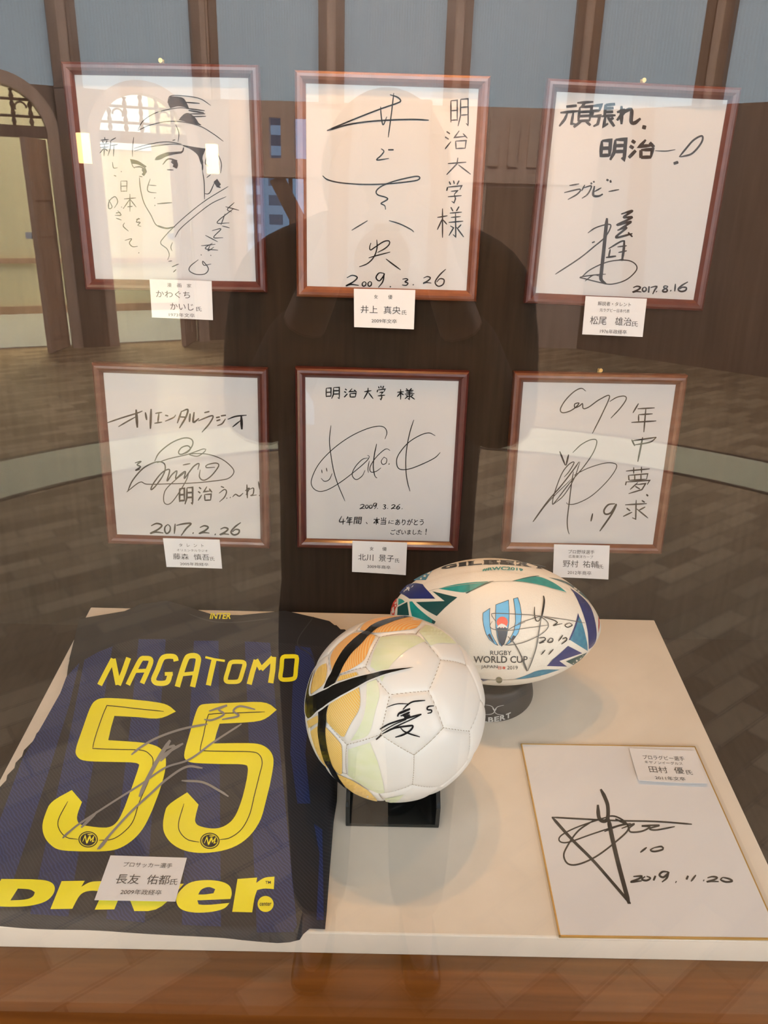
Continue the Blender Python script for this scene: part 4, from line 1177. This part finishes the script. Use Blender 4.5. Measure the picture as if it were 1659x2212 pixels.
decal('black_stripe', [fill2d([round_loop(c(stl + strr))], 7, 4)], s_ball, .0013, M_gloss, sb)
sw = [(960,525),(850,533),(720,549),(600,574),(450,615),(300,665),(200,716),(110,764),(85,766),(76,740),(82,680),(102,600),(126,545),(95,600),(60,720),(45,830),(48,920),(70,955),(95,945),(150,885),(240,825),(340,765),(480,690),(620,610),(760,570),(860,546)]
sw2 = [(965,524),(850,527),(720,541),(600,565),(450,604),(300,653),(200,704),(112,752),(96,752),(90,735),(96,680),(112,605),(128,540),(92,598),(54,720),(39,830),(42,930),(68,965),(100,955),(156,896),(246,836),(346,776),(486,700),(622,619),(762,577),(860,550)]
decal('tick_outline', [fill2d([round_loop(c(sw2))], 7, 4)], s_ball, .0016, mat('outline_white', (.8, .8, .76), .4), sb)
decal('tick_mark', [fill2d([round_loop(c(sw))], 7, 4)], s_ball, .0019, M_gloss, sb)
sg = S(c, [[22,(825,940),(835,915),(880,895),(932,872)], [14,(860,900),(930,880)], [18,(850,935),(925,905),(870,930),(930,925)], [16,(880,945),(935,938)], [9,(735,858),(820,832),(920,832)], [13,(870,880),(910,840),(960,812),(1060,802)],
  [15,(672,1050),(760,1000),(900,955),(1028,918)], [15,(640,1138),(685,1100)], [11,(690,1092),(800,1030),(940,965),(1028,922)], [9,(690,1070),(800,1005),(900,965)], [16,(700,1085),(790,1040),(910,1020),(955,1020),(930,1060),(870,1095),(805,1116)], [13,(850,1035),(880,1065),(940,1090),(1015,1112)],
  [14,(1138,848),(1085,855),(1078,880),(1115,885),(1110,905),(1078,912)]], 12)
decal('signature', sg, s_ball, .0005, M_ink, sb)

# stand
M_acr = mat('black_acrylic', (.006, .008, .008), .12, spec=.6)
stt = thing('ball_stand', 'black acrylic ball stand under the soccer ball', 'stand', at(.016, -.37, 0))
x0, x1, y0, y1 = -.041, .074, -.422, -.315
MB().box((x0, y0, 0), (x1, y1, .005)).make('base_plate', M_acr, stt, bevel=.001)
for xa, xb in ((x0, x0 + .005), (x1 - .005, x1)):
    mb = MB()
    xs_ = max(abs(xa - .016), abs(xb - .016)); xm = min(abs(xa - .016), abs(xb - .016))
    top = []
    for q in range(25):
        y = y1 + (y0 - y1) * q / 24; rr = .11 ** 2 - xm ** 2 - (y + .353) ** 2
        z = min(.046, .036 + min(y - y0, y1 - y) * .55)
        top.append((y, min(z, .135 - math.sqrt(rr) - .0006) if rr > 0 else z))
    pts = [(y0, .005), (y1, .005)] + top
    v = [(xa, y, z) for y, z in pts] + [(xb, y, z) for y, z in pts]; m = len(pts)
    mb.add(v, [tuple(range(m)), tuple(range(2*m-1, m-1, -1))] + [(i, (i+1) % m, (i+1) % m + m, i + m) for i in range(m)])
    mb.make('side_plate', M_acr, stt)
mb = MB(); mb.lathe([(.030, .005), (.036, .005), (.037, .030), (.034, .0295), (.030, .0285)], (.016, -.353, 0), 40)
mb.make('support_ring', M_acr, stt, True)

# ================================================================== RUGBY BALL
RC, RA, RB_, RYAW = np.array([.161, -.170, .125]), .150, .090, -.069
RRz = np.array([[cos(RYAW), -sin(RYAW), 0], [sin(RYAW), cos(RYAW), 0], [0, 0, 1]])


def rug_f(P):
    q = (P - RC) @ RRz
    s = np.clip(np.abs(q[:, 0]) / RA, 0, 1)
    r = RB_ * (1 - s ** 2) ** .62
    return np.where(np.abs(q[:, 0]) > RA, np.hypot(np.hypot(q[:, 1], q[:, 2]), np.abs(q[:, 0]) - RA), np.hypot(q[:, 1], q[:, 2]) - r)


s_rug = s_march(rug_f, .75, 1.5, 200)
rb = thing('rugby_ball', 'white oval rugby ball with blue and teal shards resting on a black tee', 'ball', at(*(RC - [0, 0, RB_])))
M_rug = mat('rugby_skin', (.80, .74, .63), .45)
n_, l_, b_ = nodes(M_rug)
vo = n_.new('ShaderNodeTexVoronoi'); vo.inputs['Scale'].default_value = 480; bp = n_.new('ShaderNodeBump'); bp.inputs['Strength'].default_value = .25; bp.inputs['Distance'].default_value = .0006
tc = n_.new('ShaderNodeTexCoord'); l_.new(tc.outputs['Object'], vo.inputs['Vector']); l_.new(vo.outputs['Distance'], bp.inputs['Height']); l_.new(bp.outputs[0], b_.inputs['Normal'])
v, f = [], []; NS, NT = 96, 128
for i in range(NS + 1):
    s = sin(pi * (i / NS - .5)); r = max(1e-4, RB_ * max(0, 1 - s*s) ** .62)
    for j in range(NT):
        t = 2*pi*j/NT
        g = 1 - .012 * math.exp(-((((t / (pi/2) - .5) % 1) - .5) / .018) ** 2)
        v.append(RC + RRz @ np.array([RA * s, g * r * cos(t), g * r * sin(t)]))
for i in range(NS):
    for j in range(NT): f.append((i*NT+j, i*NT+(j+1) % NT, (i+1)*NT+(j+1) % NT, (i+1)*NT+j))
recalc(mesh('cover', v, f, M_rug, rb, True))
M_navy = mat('navy_print', (.016, .026, .145), .42); M_teal = grain(mat('teal_print', (.0, .27, .25), .42), (.0, .22, .21), (.01, .33, .30), (90, 90, 90))
M_dgreen = mat('dark_green_print', (.006, .07, .068), .42); M_sky = grain(mat('sky_print', (.03, .20, .33), .42), (.02, .16, .28), (.05, .26, .36), (150, 150, 150))
M_red = mat('red_print', (.62, .05, .025), .42)
R1 = crop(1000, 1270, 5.352); R2 = crop(830, 1190, 3.456); R3 = crop(835, 1195, 7.06)


def rp(c, polys, st=6): return [fill2d([round_loop(c(p), 35)], st, 4) for p in polys]


decal('navy_shards', rp(R1, [[(1240,0),(1330,60),(1430,150),(1490,240),(1530,380),(1550,520),(1540,620),(1500,680),(1455,710),(1450,560),(1430,430),(1380,270),(1330,150),(1280,50)], [(1215,670),(1380,755),(1115,845),(1205,910),(970,903),(1050,820),(1130,750)], [(200,1050),(315,1062),(230,1080)],
   [(1332,290),(1345,330),(1300,470),(1245,600),(1222,605),(1290,450)]]) + rp(R3, [[(335,466),(450,452),(550,472),(590,530),(650,592),(742,693),(348,694),(270,638),(196,608),(255,535)]]), s_rug, .0004, M_navy, rb)
decal('teal_shards', rp(R3, [[(790,540),(1000,482),(1300,440),(1560,428),(1450,480),(1330,545),(1200,606),(1000,575)], [(348,738),(390,735),(470,830),(600,940),(700,1010),(690,1068),(520,1000),(388,960),(360,850)], [(182,690),(240,702),(278,740),(176,793)]]) +
      rp(R2, [[(960,226),(1080,198),(1160,187),(1280,242),(1362,308),(1200,264),(1070,238)]]), s_rug, .0004, M_teal, rb)
decal('dark_green_shards', rp(R3, [[(1640,425),(1560,428),(1450,480),(1330,545),(1200,606),(1225,614),(1350,552),(1500,482)], [(698,580),(1080,672),(920,800),(765,958),(600,870),(448,745),(885,730)], [(168,820),(315,742),(330,850),(343,948),(162,943)], [(700,1010),(750,1042),(728,1080),(690,1068)]]) +
      rp(R1, [[(1190,850),(1435,748),(1370,828),(1275,892)]]) + rp(R2, [[(1228,197),(1340,217),(1430,272),(1500,335),(1536,380),(1455,312),(1380,252),(1310,226)], [(940,228),(960,226),(1080,198),(1160,187),(1150,183),(1075,192)]]), s_rug, .0004, M_dgreen, rb)
decal('sky_blue_shards', rp(R3, [[(408,412),(520,342),(700,262),(640,340),(600,408),(500,408)]]) + rp(R1, [[(1345,330),(1372,380),(1402,480),(1440,640),(1443,730),(1330,660),(1240,603),(1300,470)], [(600,1056),(720,1018),(885,942),(1120,946),(900,1018),(700,1052)]]), s_rug, .0004, M_sky, rb)
decal('red_tip', rp(R3, [[(158,682),(102,740),(66,850),(56,945),(120,942),(130,850),(163,800),(150,740)]]) + rp(R1, [[(1566,322),(1580,370),(1580,450),(1564,520),(1568,400)]]), s_rug, .0004, M_red, rb)
# emblem
bars = [[(232,290),(312,235),(308,320),(312,430),(330,530),(365,600),(405,665),(370,650),(310,600),(265,530),(238,430),(230,350)], [(380,195),(528,140),(535,300),(530,420),(505,560),(480,640),(448,675),(420,650),(395,560),(380,450),(378,320)], [(585,125),(635,112),(660,190),(678,300),(670,420),(640,520),(570,620),(490,665),(540,600),(590,500),(608,390),(605,270)]]
decal('emblem_bars', rp(R1, bars), s_rug, .0004, mat('emblem_blue', (.14, .48, .78), .42), rb)
decal('emblem_outline', [ribbon2d(R1(b + [b[0]]), .9, False, False, 2) for b in bars], s_rug, .0009, M_ink, rb)
decal('emblem_dark', rp(R1, [[(285,545),(312,525),(352,612),(372,640),(330,612)], [(392,455),(516,455),(500,580),(476,650),(448,668),(422,640),(400,560)], [(580,545),(612,560),(572,618),(540,625)]]), s_rug, .0006, mat('emblem_navy', (.03, .045, .07), .42), rb)
decal('emblem_sun', rp(R1, [circ(455, 397, 65)]), s_rug, .0009, mat('emblem_red', (.8, .10, .04), .42), rb)
decal('emblem_peak', rp(R1, [[(418,424),(448,412),(482,422),(518,458),(506,466),(484,450),(470,466),(455,450),(438,466),(424,450),(402,466),(392,456)]]), s_rug, .0012, mat('emblem_white', (.8, .77, .7), .42), rb)
tb2 = lambda c, body, x0, y0, x1, y1, b=0, sh=0: textbox(body, *c([(x0, y0)])[0], *c([(x1, y1)])[0], b, sh)
decal('event_lettering', [tb2(R1, 'RUGBY', 316, 726, 562, 778, .004), tb2(R1, 'WORLD CUP', 122, 788, 748, 868, .012), tb2(R1, 'TM', 765, 808, 790, 820), tb2(R1, 'JAPAN', 208, 895, 402, 940), tb2(R1, '2019', 512, 902, 634, 944)], s_rug, .0006, M_print, rb)
decal('red_lettering', [tb2(R1, '日本', 408, 906, 500, 944, .01)], s_rug, .0006, M_red, rb)


def arcmap(c, x0, x1, yc, sag, h):
    def m(u, v):
        x = x0 + (x1 - x0) * u
        t = (2*u - 1)
        return c([(x, yc + sag * t*t + (v - 1) * h * (1 - .3 * t*t))])[0]
    return m


serif = []
for ch, u0, u1 in (('G', 0, .15), ('I', .17, .24), ('L', .26, .39), ('B', .41, .55), ('E', .57, .70), ('R', .72, .86), ('T', .88, 1.0)):
    serif.append(textbox(ch, u0, 0, u1, 1, .05, 0, arcmap(R2, 425, 1205, 100, 40, 34)))
    for q in ((0, .12), (.88, 1)):
        if ch != 'G':
            v2 = [(u0 - .006, q[0]), (u1 + .004, q[0]), (u1 + .004, q[1]), (u0 - .006, q[1])]
            if ch in 'ILT' or q[0] == 0 or ch in 'BER':
                if ch == 'T' and q[0] > 0: v2 = [(u0 + .03, q[0]), (u1 - .03, q[0]), (u1 - .03, q[1]), (u0 + .03, q[1])]
                if ch == 'L' and q[0] == 0: v2 = [(u0 - .006, q[0]), (u0 + .06, q[0]), (u0 + .06, q[1]), (u0 - .006, q[1])]
                serif.append(([arcmap(R2, 425, 1205, 100, 40, 34)(*p) for p in v2], [(0, 1, 2, 3)]))
decal('maker_lettering', serif + [textbox('sirius', 0, 0, 1, 1, .03, 0, arcmap(R2, 770, 960, 100, 3, 18))], s_rug, .0006, M_print, rb)
decal('tag_lettering', [textbox('#RWC2019', 0, 0, 1, 1, .03, 0, arcmap(R2, 732, 1036, 143, 9, 26))], s_rug, .0006, mat('teal_text', (.0, .26, .24), .45), rb)
decal('shoulder_mark', S(R3, [[16,(235,590),(270,545),(300,560),(330,500),(330,560),(355,520)], [10,(380,520),(408,492)], [10,(300,510),(345,570)], [8,(330,572),(345,560)]], 12), s_rug, .0007, mat('mark_white', (.8, .8, .8), .5), rb)
decal('valve', [fill2d([R1(circ(420, 1068, 36))], 40, 3)], s_rug, .0006, mat('valve_olive', (.20, .18, .10), .6), rb)
decal('seam_line', [ribbon2d(R2([(330,298),(420,278),(620,248),(820,230),(960,226),(1080,238),(1200,264),(1360,315)]), .8, True, False), ribbon2d(R1([(-100,1040),(100,1058),(300,1066),(520,1064),(700,1052),(900,1020)]), .8, True, False)], s_rug, .0006, mat('seam_tan', (.45, .38, .28), .6), rb)
decal('signature_grey', S(R1, [[9,(1410,405),(1200,368),(1000,340),(800,315),(560,300),(360,295),(332,315),(385,395)], [9,(640,410),(820,350),(900,335),(982,400),(976,470),(880,550),(700,630),(540,662),(470,655)], [8,(340,385),(312,440),(360,480),(520,492),(700,470),(985,430)], [9,(500,502),(600,440),(720,395)], [14,(520,560),(600,650),(680,800),(742,960)], [12,(905,345),(880,500),(850,680),(800,840),(750,960)], [24,(742,962),(690,830)]], 9), s_rug, .0015, M_greyink, rb)
decal('signature_black', S(R1, [[22,(932,90),(940,150),(925,260),(905,350)], [13,(828,218),(828,310),(850,382),(885,375),(896,340)], [11,(940,340),(1050,372),(1092,402),(1045,435),(1150,412)], [11,(1232,405),(1180,430),(1210,456),(1266,430),(1232,405)], [(880,580),(942,575),(952,600),(885,640),(942,625)], [(1010,580),(980,625),(1030,625),(1042,590),(1010,580)], [(1157,545),(1105,617)], [(1150,592),(1192,575),(1200,602),(1140,652)], [(952,718),(905,772)], [(1047,708),(990,772)]], 13), s_rug, .0015, M_ink, rb)

# kicking tee
TCn = np.array([.158, -.172, 0]); TH = .043
tee_r = lambda z: .072 - .010 * np.clip(z / TH, 0, 1) ** 1.2
te = thing('kicking_tee', 'black round kicking tee under the rugby ball', 'tee', at(*TCn))
prof = [(.060, 0), (.071, 0), (.072, .002)] + [(float(tee_r(z)), z) for z in (.01, .02, .03, .036, .041)] + [(.060, TH), (.056, .042), (.050, .0385), (.04, .033), (.030, .028), (.0001, .026)]
M_tee = mat('black_rubber', (.010, .009, .009), .55)
MB().lathe(prof, TCn, 64).make('cup', M_tee, te, True)
s_tee = s_march(lambda P: np.hypot(P[:, 0] - TCn[0], P[:, 1] - TCn[1]) - tee_r(P[:, 2]), .7, 1.5, 200)
c = crop(1000, 1440, 5.027)
M_teew = mat('tee_print', (.45, .45, .43), .5)
decal('logo', S(c, [[(245,415),(310,430),(340,468),(342,492),(310,515),(235,522)], [(445,420),(380,435),(347,470),(350,500),(380,518),(440,526)], [8,(320,450),(345,485)], [8,(365,455),(330,505)]], 7), s_tee, .0004, M_teew, te)


def teemap(u, v):
    x = 110 + 410 * u
    y = 606 - ((x - 270) / 240) ** 2 * 52
    return c([(x, y - (1 - v) * 56)])[0]


parts = []
for ch, u0, u1 in (('G', 0, .13), ('I', .15, .22), ('L', .24, .37), ('B', .40, .54), ('E', .56, .69), ('R', .71, .86), ('T', .87, 1.0)):
    parts.append(textbox(ch, u0, 0, u1, 1, .035, 0, teemap))
decal('maker_lettering', parts, s_tee, .0004, M_teew, te)

# ================================================================== PHOTOGRAPHER (seen mirrored in the glass)
def skin(name, joints, edges, root, material, parent, sub=2):
    me = bpy.data.meshes.new(name)
    inv = PM[parent.name].inverted()
    me.from_pydata([tuple(inv @ Vector(j[:3])) for j in joints], edges, [])
    o = bpy.data.objects.new(name, me); COL.objects.link(o); o.parent = parent; PM[o.name] = PM[parent.name].copy()
    m = o.modifiers.new('skin', 'SKIN'); m.use_smooth_shade = True
    for i, j in enumerate(joints):
        sv = me.skin_vertices[0].data[i]
        r = j[3]; sv.radius = r if isinstance(r, tuple) else (r, r)
        sv.use_root = i == root
    s = o.modifiers.new('sub', 'SUBSURF'); s.levels = sub; s.render_levels = sub
    me.materials.append(material)
    return o


PX, PY = -.01, -1.40
pt = thing('person', 'person in a dark brown jacket holding a phone, mirrored in the glass', 'person', at(PX, PY, FZ))
M_skin = mat('skin', (.45, .27, .19), .55); M_jacket = grain(mat('dark_jacket', (.03, .024, .02), .85), (.024, .019, .016), (.036, .028, .023), (60, 60, 60))
M_trs = mat('dark_trousers', (.02, .02, .024), .85); M_hair = mat('black_hair', (.01, .009, .008), .5); M_shoe = mat('black_leather', (.015, .013, .012), .35)
J, E_ = [], []


def jn(x, y, z, r, prev=None):
    J.append((PX + x, PY + y, z, r)); i = len(J) - 1
    if prev is not None: E_.append((prev, i))
    return i


pel = jn(0, 0, .20, (.155, .11)); sp1 = jn(0, 0, .36, (.145, .10), pel); chs = jn(0, 0, .54, (.165, .11), sp1); up = jn(0, -.005, .655, (.11, .08), chs)
nk = jn(0, .04, .70, .050, up); hd0 = jn(0, .10, .705, (.060, .066), nk); hd1 = jn(0, .115, .765, (.072, .082), hd0); hd2 = jn(0, .105, .825, (.068, .080), hd1); hd3 = jn(0, .10, .85, (.045, .055), hd2)
nose = jn(0, .207, .755, .010, hd1)
for s in (-1, 1):
    jn(s * .080, .10, .765, (.010, .018), hd1)
    sh1 = jn(s * .10, 0, .655, .062, up); sh2 = jn(s * .175, 0, .645, .056, sh1); elb = jn(s * .178, .13, .43, .042, sh2); wr = jn(s * .078, .275, .655, .027, elb)
    plm = jn(s * .056, .290, .705, (.032, .016), wr)
    for q, (dx, dz, ln) in enumerate(((.004, .052, .030), (-.002, .046, .034), (-.006, .034, .032), (-.008, .018, .026))):
        k1 = jn(s * (.052 + dx), .300, .705 + dz * .7, .0095, plm)
        k2 = jn(s * (.050 + dx), .316, .712 + dz, .0088, k1)
        jn(s * (.050 + dx - ln * .8), .322, .714 + dz, .0078, k2)
    th = jn(s * .040, .272, .712, .011, plm); jn(s * .026, .262, .735, .0095, th)
    hip = jn(s * .085, 0, .14, (.088, .095), pel); kn = jn(s * .10, .01, -.27, .058, hip); an = jn(s * .105, -.015, -.66, .038, kn); jn(s * .115, .13, -.725, (.040, .022), an)
skin('body', J, E_, 0, M_skin, pt)
# jacket: torso and sleeves
J, E_ = [], []
pel = jn(0, 0, .02, (.185, .145)); a0 = jn(0, 0, .16, (.185, .14), pel); a1 = jn(0, 0, .34, (.18, .135), a0); a2 = jn(0, 0, .54, (.195, .14), a1); a3 = jn(0, -.005, .665, (.125, .10), a2); a4 = jn(0, .03, .712, (.066, .064), a3)
for s in (-1, 1):
    b1 = jn(s * .11, 0, .655, .078, a3); b2 = jn(s * .185, 0, .64, .070, b1); b3 = jn(s * .18, .128, .43, .056, b2); jn(s * .092, .258, .62, .042, b3)
skin('jacket', J, E_, 0, M_jacket, pt)
J, E_ = [], []
wst = jn(0, 0, .30, (.15, .115)); pel = jn(0, 0, .17, (.160, .125), wst)
for s in (-1, 1):
    h = jn(s * .092, 0, .03, (.092, .10), pel); k_ = jn(s * .10, .01, -.27, .075, h); jn(s * .105, -.01, -.68, .062, k_)
skin('trousers', J, E_, 0, M_trs, pt)
for s in (-1, 1):
    J, E_ = [], []
    a = jn(s * .105, -.05, -.705, .040); b = jn(s * .11, .06, -.712, (.045, .034), a); jn(s * .118, .16, -.72, (.040, .026), b)
    skin('shoe', J, E_, 0, M_shoe, pt)
# hair cap, eyes, mouth
bm = bmesh.new(); bmesh.ops.create_uvsphere(bm, u_segments=32, v_segments=20, radius=1)
hv = [v.co.copy() for v in bm.verts]; hf = [tuple(v.index for v in f.verts) for f in bm.faces if not (f.calc_center_median().y > .35 and f.calc_center_median().z < .45) and f.calc_center_median().z > -.55]; bm.free()
mesh('hair', [(PX + v.x * .088, PY + .098 + v.y * .098, .788 + v.z * .104) for v in hv], hf, M_hair, pt, True)
for s in (-1, 1):
    MB().lathe([(0, -.009), (.007, -.006), (.010, 0), (.007, .006), (0, .009)], (PX + s * .032, PY + .182, .777), 16).make('eye', mat('eye_dark', (.03, .02, .02), .2), pt, True)
MB().box((PX - .024, PY + .172, .703), (PX + .024, PY + .182, .711)).make('mouth', mat('lips', (.35, .13, .11), .5), pt, bevel=.003)
# phone held in front of the face; its lens is where the picture was taken from
right = Vector(RM[:, 0]); upv = Vector(RM[:, 1]); back = Vector(RM[:, 2])
pc = Vector(CAM) + back * .012 - upv * .055 + right * .012
Mp = Matrix(((right.x, upv.x, back.x, pc.x), (right.y, upv.y, back.y, pc.y), (right.z, upv.z, back.z, pc.z), (0, 0, 0, 1)))
phn = thing('smartphone', 'black smartphone held up by the mirrored person', 'phone', Mp)
MB().box((-.037, -.075, -.004), (.037, .075, .004), Mp).make('case_back', mat('phone_black', (.01, .01, .012), .25), phn, bevel=.003)
MB().box((-.034, -.070, .004), (.034, .070, .0045), Mp).make('screen', mat('phone_glass', (.02, .02, .025), .1), phn)
